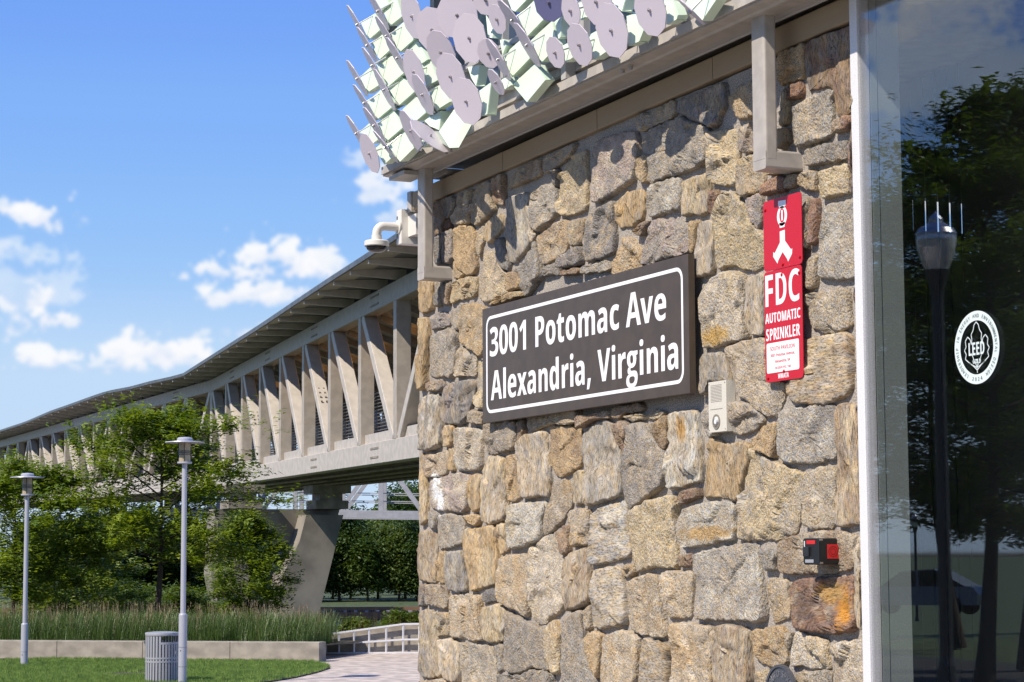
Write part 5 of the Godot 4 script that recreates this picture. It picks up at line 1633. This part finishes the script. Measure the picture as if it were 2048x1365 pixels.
func plaza() -> void:
	var g := Geo.new()
	g.span(Vector3(-18, -.20, -16), Vector3(16, -.004, .9))
	g.span(Vector3(-33, -.20, -16), Vector3(-18, -.034, 3.5))
	var bed := Geo.new()
	bed.span(Vector3(-14, -.15, .9), Vector3(16, -.008, 6.5))
	structure(put("bounce_ground", bed, M.bounce_grey))  # unseen ground, added to set how much light bounces onto wall and soffit
	var walk := structure(put("pavement", g, M.paving))
	var r := RandomNumberGenerator.new()
	r.seed = 3
	for i in 6:
		for k in 7:
			g = Geo.new()
			var x := -33.0 + i * 2.5
			var z := -16.0 + k * 1.9
			var lift := r.randf_range(-.002, .001)
			g.bar(Vector3(x + .004, -.015 + lift, z + .95), Vector3(x + 2.496, -.015 + lift, z + .95), 1.893, .03, Vector3.UP, .004)
			put("paving_slab", g, M.paving, walk)
	# lawn
	var edge := PackedVector2Array([Vector2(-27.0, -8.55), Vector2(-25.6, -8.36), Vector2(-24.9, -8.16), Vector2(-23.6, -7.45), Vector2(-22.4, -6.68), Vector2(-21.4, -5.9), Vector2(-20.2, -4.6), Vector2(-19.2, -3.0), Vector2(-18.7, -1.0), Vector2(-18.7, 3.2), Vector2(-33, 3.2), Vector2(-33, -1.6), Vector2(-29.8, -5.30)])
	g = Geo.new()
	g.prism(edge, Vector3(0, -.02, 0), Vector3(1, 0, 0), Vector3(0, 0, 1), Vector3(0, .045, 0))
	structure(put("lawn_soil", g, M.soil))
	var blade := SurfaceTool.new()
	blade.begin(Mesh.PRIMITIVE_TRIANGLES)
	for q in 4:
		var d := Vector3(r.randf_range(-.035, .035), 0, r.randf_range(-.035, .035))
		var lean := Vector3(r.randf_range(-.02, .02), 0, r.randf_range(-.02, .02))
		for v in [d + Vector3(-.004, 0, 0), d + Vector3(.004, 0, .001), d + lean + Vector3(0, .06, 0)]:
			blade.set_color(Color.WHITE)
			blade.add_vertex(v)
	blade.generate_normals()
	var mm := multi(blade.commit(), 46000)
	var n := 0
	while n < 46000:
		var p := Vector2(r.randf_range(-30.5, -19.0), r.randf_range(-8.6, -.5))
		if not Geometry2D.is_point_in_polygon(p, edge):
			continue
		if p.distance_to(Vector2(-24.6, -4.6)) < .75 + noise1.get_noise_2d(p.x * 6, p.y * 6) * .7 and r.randf() < .93:
			p = Vector2(r.randf_range(-27, -21.5), r.randf_range(-8.3, -6.0))
			if not Geometry2D.is_point_in_polygon(p, edge):
				continue
		var sc := r.randf_range(.6, 1.25)
		mm.set_instance_transform(n, Transform3D(Basis(Vector3.UP, r.randf() * TAU).scaled(Vector3(1, sc, 1)), Vector3(p.x, .022, p.y)))
		mm.set_instance_color(n, Color(.11, .20, .03).lerp(Color(.24, .33, .08), r.randf() * r.randf() + .25 * noise1.get_noise_2d(p.x * 3, p.y * 3)))
		n += 1
	tag(stuff(multi_node("lawn_grass", mm, M.grass_blade)), "short sunlit lawn grass in front of the low concrete planter wall", "grass")
	# planter wall, block by block
	var pw := thing("planter_wall", "low concrete planter wall in long blocks behind the lawn", "wall", Vector3(-27.2, 0, -8.75))
	var along := Vector3(-29.8 + 27.2, 0, -5.44 + 8.75).normalized()
	var behind := Vector3(along.z, 0, -along.x) * -1.0
	for k in 5:
		g = Geo.new()
		g.bar(along * (k * 1.80 + .006) + behind * .2 + Vector3(0, .16, 0), along * (k * 1.80 + 1.794) + behind * .2 + Vector3(0, .16, 0), .40, .42, Vector3.UP, .012)
		put("wall_block", g, M.concrete, pw)
	g = Geo.new()
	var o := Vector3(-27.2, .26, -8.75)
	g.quad(o + along * .3 + behind * .3, o + along * 10 + behind * .3, o + along * 10 + behind * 8, o + along * .3 + behind * 8)
	structure(put("planter_soil", g, M.soil))
	post_lamp("grey post lamp with disc hat standing beside the slatted litter bin", Vector3(-21.35, -.01, -4.50))
	post_lamp("grey post lamp with disc hat at the far left, in front of the trees", Vector3(-28.30, -.33, -3.43))
	bin()
	# ramp
	var rw := thing("ramp_wall", "low concrete ramp wall behind a white railing beside the stone pavilion", "wall")
	var line := [Vector3(-30.95, -.1, -8.95), Vector3(-30.69, -.1, -9.49), Vector3(-30.46, -.1, -10.01), Vector3(-29.81, -.1, -11.46), Vector3(-29.58, -.1, -11.96), Vector3(-28.6, -.1, -14.2)]
	var tops := [.38, .37, .37, .575, .58, .66]
	for k in 5:
		var out := Vector3(-.25, 0, -.10)
		g = Geo.new()
		var a: Vector3 = line[k] + Vector3(-.10, 0, -.04)
		var b: Vector3 = line[k + 1] + Vector3(-.10, 0, -.04)
		var ta := Vector3(0, tops[k] + .1, 0)
		var tb := Vector3(0, tops[k + 1] + .1, 0)
		g.quad(b, a, a + ta, b + tb)
		g.quad(a + out, b + out, b + out + tb, a + out + ta)
		g.quad(a + ta, a + ta + out, b + tb + out, b + tb)
		put("wall_block", g, M.concrete, rw)
	var rl := thing("ramp_railing", "white metal ramp railing with three rails and slim posts", "railing")
	for row in 3:
		for k in 5:
			var f: float = [.02, .47, 1.0][row]
			g = Geo.new()
			g.bar(line[k] + Vector3(0, .1 + f * (tops[k] + .02) , 0), line[k + 1] + Vector3(0, .1 + f * (tops[k + 1] + .02), 0), .05, .035)
			put("rail", g, M.rail_white, rl)
	for x in [0.3, 1.0, 2.0, 2.17, 2.365, 2.56, 2.78, 3.0, 3.6, 4.2, 4.5]:
		var k := int(x)
		var a: Vector3 = (line[k] as Vector3).lerp(line[k + 1], x - k)
		var t := lerpf(tops[k], tops[k + 1], x - k)
		g = Geo.new()
		g.bar(a + Vector3(0, .02, 0), a + Vector3(0, .10 + t, 0), .032, .032)
		put("post", g, M.rail_white, rl)


func bin() -> void:
	var o := thing("litter_bin", "round grey slatted metal litter bin with side opening, beside the near post lamp", "litter bin", Vector3(-21.95, -.02, -4.33))
	var g := Geo.new()
	var to_eye := atan2(4.43 + 4.33, 11.2 + 21.95)
	for k in 32:
		var t := TAU * k / 32
		var off := wrapf(t - to_eye, -PI, PI)        # positive: towards +z, which is left in the picture
		var tall := .645 if off < .12 and off > -1.35 else .775
		g = Geo.new()
		var c := Vector3(cos(t) * .255, 0, sin(t) * .255)
		g.bar(c + Vector3(0, .03, 0), c + Vector3(0, tall, 0), .010, .033, Vector3(-sin(t), 0, cos(t)))
		put("slat", g, M.bin_grey, o)
	for q in [[.02, .06], [.36, .385], [.415, .44]]:
		g = Geo.new()
		g.lathe([Vector2(.247, q[0]), Vector2(.263, q[0]), Vector2(.263, q[1]), Vector2(.247, q[1])], Vector3.ZERO, 36)
		put("hoop", g, M.bin_grey, o)
	g = Geo.new()
	for k in 12:
		var t0 := to_eye + lerpf(-1.40, .16, k / 12.0)
		var t1 := to_eye + lerpf(-1.40, .16, (k + 1) / 12.0)
		g.bar(Vector3(cos(t0) * .255, .660, sin(t0) * .255), Vector3(cos(t1) * .255, .660, sin(t1) * .255), .014, .035)
	put("opening_rim", g, M.bin_grey, o)
	g = Geo.new()
	g.lathe([Vector2(.245, .775), Vector2(.266, .775), Vector2(.270, .80), Vector2(.266, .825), Vector2(.15, .838), Vector2(.0, .842)], Vector3.ZERO, 36)
	put("lid", g, M.bin_grey, o)
	g = Geo.new()
	g.lathe([Vector2(.0, .05), Vector2(.225, .05), Vector2(.225, .60), Vector2(.20, .60), Vector2(.20, .08), Vector2(.0, .08)], Vector3.ZERO, 28)
	put("liner", g, M.bin_inside, o)


# ---------------------------------------------------------------- railway beyond
func railway() -> void:
	var g := Geo.new()
	var c := Vector3(11.2, 0, 4.43)
	for k in 1:
		var a := c + VIEW * 96 - ACROSS * 70
		g.quad(a + Vector3(0, -1.14, 0), a + ACROSS * 140 + Vector3(0, -1.14, 0), a + ACROSS * 140 + VIEW * 34 + Vector3(0, -1.14, 0), a + VIEW * 34 + Vector3(0, -1.14, 0))
	structure(put("railway_bed", g, M.ballast))
	for d in [100.0, 107.0, 118.0]:
		var o := thing("railway_track", ["nearest rusty railway track beyond the black fence", "middle rusty railway track on the pale ballast", "rusty railway track nearest the green trees"][[100.0, 107.0, 118.0].find(d)], "railway track", c + VIEW * d, "railway tracks under the bridges")
		for q in [-.72, .72]:
			g = Geo.new()
			g.bar(VIEW * q - ACROSS * 60 + Vector3(0, -.92, 0), VIEW * q + ACROSS * 60 + Vector3(0, -.92, 0), .07, .16)
			put("rail", g, M.rail_steel, o)
		g = Geo.new()
		for k in 200:
			g.bar(ACROSS * (k * .6 - 60) - VIEW * 1.25 + Vector3(0, -1.06, 0), ACROSS * (k * .6 - 60) + VIEW * 1.25 + Vector3(0, -1.06, 0), .24, .14)
		stuff(put("sleepers", g, M.bark, o))
	var f := thing("track_fence", "black metal fence along the near side of the railway tracks", "fence", c + VIEW * 80)
	for k in 16:
		g = Geo.new()
		g.bar(ACROSS * (k * 1.9 - 20) + Vector3(0, -1.2, 0), ACROSS * (k * 1.9 - 20) + Vector3(0, -.32, 0), .07, .07)
		put("post", g, M.black_metal, f)
	for y in [-.40, -.98]:
		g = Geo.new()
		g.bar(ACROSS * -20 + Vector3(0, y, 0), ACROSS * 8.5 + Vector3(0, y, 0), .04, .05)
		put("rail", g, M.black_metal, f)
	g = Geo.new()
	for k in 200:
		g.bar(ACROSS * (k * .142 - 20) + Vector3(0, -1.1, 0), ACROSS * (k * .142 - 20) + Vector3(0, -.36, 0), .016, .016)
	stuff(put("pickets", g, M.black_metal, f))


# ---------------------------------------------------------------- plants
var noise1 := FastNoiseLite.new()
var leaf_spray: ArrayMesh
var bush_spray: ArrayMesh


func multi(m: Mesh, count: int) -> MultiMesh:
	var mm := MultiMesh.new()
	mm.transform_format = MultiMesh.TRANSFORM_3D
	mm.use_colors = true
	mm.mesh = m
	mm.instance_count = count
	return mm


func multi_node(called: String, mm: MultiMesh, mat: Material, parent: Node = self) -> MultiMeshInstance3D:
	var o := MultiMeshInstance3D.new()
	o.name = named(called, parent)
	o.multimesh = mm
	o.material_override = mat
	parent.add_child(o, true)
	return o


func spray(count: int, long: float, wide: float, spread: float, sd: int) -> ArrayMesh:
	var r := RandomNumberGenerator.new()
	r.seed = sd
	var st := SurfaceTool.new()
	st.begin(Mesh.PRIMITIVE_TRIANGLES)
	for k in count:
		var at := Vector3(r.randf_range(-1, 1), r.randf_range(-.7, .7), r.randf_range(-1, 1)) * spread
		var b := Basis(Vector3(r.randf_range(-1, 1), r.randf_range(-1, 1), r.randf_range(-1, 1)).normalized(), r.randf() * TAU)
		b = Basis(Vector3.UP, r.randf() * TAU) * Basis(Vector3.RIGHT, r.randf_range(-.55, .35)) * Basis(Vector3.BACK, r.randf_range(-.5, .5))
		var l := long * r.randf_range(.7, 1.2)
		var w := wide * r.randf_range(.8, 1.2)
		var p := [Vector3(0, 0, 0), Vector3(w / 2, w * .12, -l * .45), Vector3(0, -l * .05, -l), Vector3(-w / 2, w * .12, -l * .45)]
		for t in [[0, 1, 2], [0, 2, 3]]:
			for j in t:
				st.set_color(Color.WHITE)
				st.add_vertex(at + b * p[j])
	st.generate_normals()
	return st.commit()


func oak(label: String, at: Vector3, h: float, reach: float, sprays: int, sd: int, dark: Color, light: Color, low := .28) -> Node3D:
	var r := RandomNumberGenerator.new()
	r.seed = sd
	var o := thing("oak_tree", label, "tree", at, "young oaks around the plaza")
	var g := Geo.new()
	var line := []
	var rad := []
	var sway := Vector3(r.randf_range(-.06, .06), 0, r.randf_range(-.06, .06))
	for k in 9:
		var t := k / 8.0
		line.append(Vector3(0, t * h * .93, 0) + sway * h * sin(t * 2.6) + Vector3(r.randf_range(-.02, .02), 0, r.randf_range(-.02, .02)) * t)
		rad.append(lerpf(.10 if k else .125, .012, pow(t, .8)) * h / 5.5)
	g.tube(line, rad, 9)
	put("trunk", g, M.bark, o)
	var limbs := Geo.new()
	var spots := []
	for k in 30:
		var t := low + (0.97 - low) * (k + r.randf()) / 30.0
		var y := t * h * .93
		var base := (line[int(t * 8)] as Vector3).lerp(line[mini(8, int(t * 8) + 1)], t * 8 - int(t * 8))
		var az := k * 2.4 + r.randf_range(-.4, .4)
		var u := (t - low) / (1 - low)
		var span := reach * (sin(PI * (.20 + u * .74)) * .9 + .12) * r.randf_range(.62, 1.18)
		var dir := Vector3(cos(az), lerpf(.10, 1.1, u * u), sin(az)).normalized()
		var tip := base + dir * span + Vector3(0, -.06 * span, 0)
		var mid := base.lerp(tip, .5) + Vector3(0, .10 * span, 0)
		limbs.tube([base, mid, tip], [.026 * (1.1 - u * .6) * h / 5.5, .016 * h / 5.5, .004], 6, false)
		for q in 7:
			var f := r.randf_range(.28, 1.0)
			var from := base.lerp(mid, f * 2) if f < .5 else mid.lerp(tip, f * 2 - 1)
			var side := (Vector3(r.randf_range(-1, 1), r.randf_range(-.25, .6), r.randf_range(-1, 1)).normalized() * .7 + dir * .6) * span * r.randf_range(.18, .42)
			limbs.tube([from, from + side], [.007, .003], 4, false)
			spots.append([from, from + side, .11 + .10 * span])
		spots.append([mid, tip + dir * .12, .10])
		spots.append([mid.lerp(tip, .5), tip + dir * .18, .07])
	put("limbs", limbs, M.bark, o)
	var mm := multi(leaf_spray, sprays)
	for k in sprays:
		var sp: Array = spots[r.randi() % spots.size()]
		var p: Vector3 = (sp[0] as Vector3).lerp(sp[1], sqrt(r.randf()))
		p += Vector3(r.randfn(), r.randfn() * .55, r.randfn()) * float(sp[2])
		var tint := dark.lerp(light, clampf(r.randf() * .8 + noise1.get_noise_3dv(p * 1.6) * .5, 0, 1))
		mm.set_instance_transform(k, Transform3D(Basis(Vector3.UP, r.randf() * TAU) * Basis(Vector3.RIGHT, r.randfn() * .3) * Basis.from_scale(Vector3.ONE * r.randf_range(.75, 1.25)), p))
		mm.set_instance_color(k, tint)
	stuff(multi_node("crown", mm, M.oak_leaf, o))
	return o


func bush(called: String, label: String, kind: String, at: Vector3, size: Vector3, sprays: int, sd: int, dark: Color, light: Color, group := "", fine := false) -> Node3D:
	var r := RandomNumberGenerator.new()
	r.seed = sd
	var o := thing(called, label, kind, at, group)
	var g := Geo.new()
	g.tube([Vector3(0, -.1, 0), Vector3(.06 * size.x, size.y * .35, 0), Vector3(0, size.y * .8, .05 * size.z)], [.05 * size.x, .035 * size.x, .01], 7)
	for k in 6:
		var t := k * 1.05 + r.randf()
		g.tube([Vector3(.03 * size.x, size.y * .2, 0), Vector3(cos(t) * size.x * .6, size.y * r.randf_range(.5, .8), sin(t) * size.z * .6)], [.022 * size.x, .006], 5, false)
	put("trunk", g, M.bark, o)
	var lumps := []
	for k in 46:
		var d := Vector3(r.randfn(), r.randfn(), r.randfn()).normalized() * r.randf_range(.45, 1.0)
		lumps.append([Vector3(d.x * size.x * .82, size.y * (.54 + d.y * .42), d.z * size.z * .82), r.randf_range(.12, .26)])
	var mm := multi(leaf_spray if fine else bush_spray, sprays)
	for k in sprays:
		var l: Array = lumps[r.randi() % lumps.size()]
		var p: Vector3 = (l[0] as Vector3) + Vector3(r.randfn() * size.x, r.randfn() * size.y * .5, r.randfn() * size.z) * float(l[1]) * .62
		p.y = maxf(p.y, .1)
		mm.set_instance_transform(k, Transform3D(Basis(Vector3.UP, r.randf() * TAU) * Basis(Vector3.RIGHT, r.randfn() * .35) * Basis.from_scale(Vector3.ONE * r.randf_range(.7, 1.3)), p))
		mm.set_instance_color(k, dark.lerp(light, clampf(r.randf() * .75 + noise1.get_noise_3dv(p * .9 + at) * .55, 0, 1)))
	stuff(multi_node("crown", mm, M.oak_leaf, o))
	return o


func planting() -> void:
	noise1.seed = 12
	noise1.frequency = .6
	leaf_spray = spray(5, .135, .052, .12, 5)
	bush_spray = spray(8, .24, .13, .40, 6)
	var dark := Color(.105, .175, .016)
	var light := Color(.32, .40, .05)
	oak("young green oak with slim trunk standing behind the near post lamp", Vector3(-34.25, .0, -7.42), 5.05, 2.2, 5000, 41, dark, light, .38)
	oak("young green oak at the far left edge, its trunk behind the far post lamp", Vector3(-35.5, .0, -4.55), 3.75, 2.1, 5200, 57, dark, light, .32)
	oak("small leafy oak in front of the concrete bridge pier", Vector3(-41.6, -.8, -11.6), 3.9, 1.0, 2600, 63, Color(.09, .155, .018), Color(.28, .36, .05), .34)
	oak("pale green oak half hidden between the two plaza oaks", Vector3(-41.0, -.8, -7.2), 3.5, 1.9, 3600, 71, Color(.10, .17, .03), Color(.31, .38, .09), .22)
	# ornamental grass in the planter
	var r := RandomNumberGenerator.new()
	r.seed = 15
	var st := SurfaceTool.new()
	st.begin(Mesh.PRIMITIVE_TRIANGLES)
	for k in 7:
		var az := r.randf() * TAU
		var d := Vector3(cos(az), 0, sin(az))
		var w := Vector3(-d.z, 0, d.x) * .006
		var lean := r.randf_range(.12, .62)
		var h := r.randf_range(.62, 1.0)
		var p := [d * .04, d * (.04 + lean * .35) + Vector3(0, h * .55, 0), d * (.04 + lean) + Vector3(0, h * .92, 0), d * (.04 + lean * 1.5) + Vector3(0, h * .96, 0)]
		for j in 3:
			var wj := w * (1.0 - j * .3)
			var wk := w * (.7 - j * .33)
			for v in [p[j] - wj, p[j] + wj, p[j + 1] + wk, p[j] - wj, p[j + 1] + wk, p[j + 1] - wk]:
				st.set_color(Color.WHITE)
				st.add_vertex(v)
	st.generate_normals()
	var mm := multi(st.commit(), 3600)
	var sp := SurfaceTool.new()
	sp.begin(Mesh.PRIMITIVE_TRIANGLES)
	for k in 3:
		var d := Vector3(r.randf_range(-.16, .16), r.randf_range(.95, 1.15), r.randf_range(-.16, .16))
		for q in 5:
			var u := Vector3(r.randf_range(-.03, .03), .05, r.randf_range(-.03, .03))
			var a := d + Vector3(0, q * .03 - .10, 0)
			for v in [a, a + u + Vector3(.008, 0, 0), a + u]:
				sp.set_color(Color.WHITE)
				sp.add_vertex(v)
		for v in [d * Vector3(.3, .2, .3), d, d + Vector3(.005, 0, .005)]:
			sp.set_color(Color.WHITE)
			sp.add_vertex(v)
	sp.generate_normals()
	var mp := multi(sp.commit(), 520)
	var o := Vector3(-27.2, .24, -8.75)
	var along := Vector3(-29.8 + 27.2, 0, -5.44 + 8.75).normalized()
	var behind := Vector3(along.z, 0, -along.x) * -1.0
	for k in 3600:
		var at := o + along * r.randf_range(.55, 9.0) + behind * (.65 + 2.2 * r.randf())
		var sc := r.randf_range(.44, .76)
		mm.set_instance_transform(k, Transform3D(Basis(Vector3.UP, r.randf() * TAU) * Basis.from_scale(Vector3(sc, sc, sc)), at))
		mm.set_instance_color(k, Color(.055, .115, .018).lerp(Color(.18, .25, .07), r.randf() * r.randf()))
		if k < 520:
			mp.set_instance_transform(k, Transform3D(Basis(Vector3.UP, r.randf() * TAU) * Basis.from_scale(Vector3(sc, sc, sc)), at))
			mp.set_instance_color(k, Color(.22, .17, .10).lerp(Color(.34, .25, .16), r.randf()))
	tag(stuff(multi_node("ornamental_grass", mm, M.grass_blade)), "tall green ornamental grass filling the planter behind the low wall", "grass")
	tag(stuff(multi_node("grass_plumes", mp, M.grass_blade)), "tan seed plumes standing over the ornamental grass", "grass")
	# shrubs and trees past the plaza
	var c := Vector3(11.2, 0, 4.43)
	var names := ["sunlit shrub under the left oak's crown", "pale sunlit shrub between the two plaza oaks", "round shrub behind the middle oak's trunk", "dark green shrub by the railing, left of the stone wall", "dark shrub close to the stone wall's lower left corner", "low shrub at the left foot of the bridge pier"]
	var spots := [[60, 130, 1.9, 2.9], [62, 250, 1.6, 2.6], [64, 345, 1.5, 2.4], [58, 735, .95, 1.55], [56, 815, .9, 1.7], [66, 420, 1.3, 1.8]]
	for k in spots.size():
		var q: Array = spots[k]
		var at: Vector3 = c + VIEW * float(q[0]) + ACROSS * ((q[1] - 1024.0) / 4244.0 * q[0]) + Vector3(0, -1.2, 0)
		bush("shrub", names[k], "shrub", at, Vector3(q[2], q[3], q[2]), 5200, 200 + k, Color(.07, .125, .02), Color(.21, .28, .07), "shrubs between the plaza and the railway", true)
	var r2 := RandomNumberGenerator.new()
	r2.seed = 90
	var first := []
	for v in 3:
		first.append(null)
	var lateral := [-33.0, -29.5, -26.5, -23.5, -20.5, -17.6, -15.6, -13.7, -11.9, -10.0, -8.3, -6.6, -4.6, -2.0]
	var far_names := ["far left tree beyond the tracks, seen through the oak leaves", "second far tree from the left beyond the tracks", "third far tree from the left beyond the tracks", "far tree beyond the tracks, behind the middle oak", "far tree beyond the tracks, just left of the pier's left leg", "far tree beyond the tracks, between the pier's two legs", "far tree showing left of the pier's right leg", "far green tree just right of the leaning pier leg", "yellowish green far tree right of the pier", "middle tree of the green bank between the pier and the stone wall", "dark tree of the green bank, near the stone wall", "tallest dark tree beside the stone wall's left edge", "far tree hidden mostly behind the stone wall", "last far tree behind the stone wall"]
	for row in 2:
		for k in lateral.size():
			var at: Vector3 = c + VIEW * (146.0 + row * 9 + r2.randf() * 4) + ACROSS * (lateral[k] * (1.0 + row * .06) + r2.randf_range(-.4, .4) + row * .9) + Vector3(0, -1.3, 0)
			var v := (k + row) % 3
			var big := r2.randf_range(.88, 1.12) * (1.0 + row * .12)
			var text: String = far_names[k] if row == 0 else "taller rear " + far_names[k].replace("far tree", "tree").replace("far ", "")
			if first[v] == null:
				first[v] = bush("bank_tree", text, "tree", at, Vector3(1.9, [6.2, 5.6, 6.6][v], 1.9), 4200, 300 + v, [Color(.05, .095, .018), Color(.075, .125, .03), Color(.03, .065, .016)][v], [Color(.16, .23, .065), Color(.22, .28, .10), Color(.11, .17, .05)][v], "trees beyond the railway tracks")
				first[v].scale = Vector3.ONE * big
			else:
				twin(first[v], at, r2.randf() * TAU, text, big)
	twin(first[0], c + VIEW * 172 + ACROSS * ((790 - 1024) / 4244.0 * 172) + Vector3(0, -1.5, 0), 1.0, "tall tree rising behind the white truss bridge", 1.55)
	twin(first[2], c + VIEW * 176 + ACROSS * ((845 - 1024) / 4244.0 * 176) + Vector3(0, -1.5, 0), 2.0, "tall tree behind the white truss bridge, cut by the stone wall", 1.45)
	# dry stalks by the railing
	var ss := SurfaceTool.new()
	ss.begin(Mesh.PRIMITIVE_TRIANGLES)
	for v in [Vector3(-.012, 0, 0), Vector3(.012, 0, 0), Vector3(.05, 1.0, .03), Vector3(0, 0, -.012), Vector3(0, 0, .012), Vector3(.05, 1.0, .03)]:
		ss.set_color(Color.WHITE)
		ss.add_vertex(v)
	ss.generate_normals()
	var ms := multi(ss.commit(), 260)
	for k in 260:
		var at := c + VIEW * r.randf_range(52, 60) + ACROSS * ((r.randf_range(690, 850) - 1024) / 4244.0 * 56) + Vector3(0, -1.2, 0)
		ms.set_instance_transform(k, Transform3D(Basis(Vector3.UP, r.randf() * TAU) * Basis(Vector3.RIGHT, r.randfn() * .22) * Basis.from_scale(Vector3(1, r.randf_range(1.2, 2.1), 1)), at))
		ms.set_instance_color(k, Color(.26, .17, .08).lerp(Color(.12, .12, .04), r.randf()))
	tag(stuff(multi_node("dry_stalks", ms, M.grass_blade)), "dry brown weed stalks beside the shrubs behind the white railing", "weeds")


# ---------------------------------------------------------------- what the window mirrors
func acorn(label: String, at: Vector3) -> void:
	var o := thing("acorn_lamp", label, "street lamp", at, "acorn street lamps across the street")
	var g := Geo.new()
	g.lathe([Vector2(.24, 0), Vector2(.24, .12), Vector2(.17, .30), Vector2(.11, .75), Vector2(.10, .85), Vector2(.073, .95), Vector2(.062, 4.80), Vector2(.07, 4.87), Vector2(.12, 5.05), Vector2(.135, 5.10)], Vector3.ZERO, 16)
	put("column", g, M.black_metal, o)
	g = Geo.new()
	g.lathe([Vector2(.120, 5.10), Vector2(.165, 5.20), Vector2(.205, 5.34), Vector2(.218, 5.43), Vector2(.214, 5.50)], Vector3.ZERO, 28)
	put("globe", g, M.globe, o)
	g = Geo.new()
	g.lathe([Vector2(.220, 5.48), Vector2(.222, 5.50), Vector2(.19, 5.555), Vector2(.11, 5.61), Vector2(.075, 5.63), Vector2(.078, 5.66), Vector2(.05, 5.70), Vector2(.0, 5.755)], Vector3.ZERO, 28)
	put("cap", g, M.bolt, o)


func across_the_street() -> void:
	var g := Geo.new()
	g.span(Vector3(-200, -.25, 6.5), Vector3(60, -.02, 8.2))
	structure(put("kerb_strip", g, M.paving))
	g = Geo.new()
	g.quad(Vector3(-200, -.02, 20), Vector3(60, -.02, 20), Vector3(60, -.02, 10), Vector3(-200, -.02, 10))
	structure(put("road", g, M.asphalt))
	acorn("black acorn street lamp mirrored in the window, nearest the stone wall", Vector3(-7.75, -.05, 9.15))
	acorn("small distant acorn street lamp mirrored low in the window", Vector3(-72.6, -1.9, 53.9))
	var dark := Color(.04, .08, .012)
	var light := Color(.14, .20, .035)
	var t := oak("street oak mirrored left of the acorn lamp", Vector3(-12.6, 0, 13.2), 7.6, 2.6, 9000, 81, dark, light, .3)
	twin(t, Vector3(-18.6, 0, 18.6), 2.0, "street oak mirrored right of the acorn lamp", 1.35)
	twin(t, Vector3(-26.0, 0, 22.5), 4.0, "street oak mirrored low behind the acorn lamp", 1.1)
	twin(t, Vector3(-33.0, 0, 34.0), 1.0, "distant street oak mirrored at the window's right side", 1.3)
	twin(t, Vector3(-44.0, 0, 40.0), 3.0, "distant street oak mirrored at the window's left side", 1.3)
	twin(t, Vector3(-38.0, 0, 46.0), 5.0, "farthest street oak mirrored in the middle of the window", 1.5)
	car()


func car() -> void:
	var o := thing("parked_car", "grey parked car mirrored faintly low in the window", "car", Vector3(-47.6, -.03, 36.7))
	o.rotation.y = -.60
	var body := PackedVector2Array([Vector2(-2.2, .32), Vector2(-2.24, .62), Vector2(-2.05, .82), Vector2(-1.1, .92), Vector2(1.35, .95), Vector2(2.1, .92), Vector2(2.22, .70), Vector2(2.2, .34)])
	var cabin := PackedVector2Array([Vector2(-1.15, .915), Vector2(-.45, 1.40), Vector2(.75, 1.47), Vector2(1.75, .945)])
	var g := Geo.new()
	g.prism(body, Vector3(0, 0, -.88), Vector3.RIGHT, Vector3.UP, Vector3(0, 0, 1.76))
	put("body", g, M.car_paint, o)
	g = Geo.new()
	g.prism(cabin, Vector3(0, 0, -.74), Vector3.RIGHT, Vector3.UP, Vector3(0, 0, 1.48))
	put("cabin_glass", g, M.lens_black, o)
	g = Geo.new()
	g.prism(PackedVector2Array([Vector2(-.46, 1.395), Vector2(-.40, 1.44), Vector2(.72, 1.50), Vector2(.80, 1.46)]), Vector3(0, 0, -.76), Vector3.RIGHT, Vector3.UP, Vector3(0, 0, 1.52))
	g.bar(Vector3(.15, .93, .75), Vector3(.15, 1.46, .75), .08, .03, Vector3.BACK)
	g.bar(Vector3(.15, .93, -.75), Vector3(.15, 1.46, -.75), .08, .03, Vector3.BACK)
	put("roof", g, M.car_paint, o)
	for x in [-1.38, 1.36]:
		for z in [-.80, .80]:
			var w := put("wheel", tyre_mesh(z), M.tyre, o)
			w.position = Vector3(x, .33, z)
			g = Geo.new()
			g.tube([Vector3(0, 0, signf(z) * .105), Vector3(0, 0, signf(z) * .118)], [.20, .19], 18)
			put("rim", g, M.bolt, w)


func tyre_mesh(_z: float) -> Geo:
	var g := Geo.new()
	g.tube([Vector3(0, 0, -.11), Vector3(0, 0, -.08), Vector3(0, 0, .08), Vector3(0, 0, .11)], [.29, .33, .33, .29], 22)
	return g
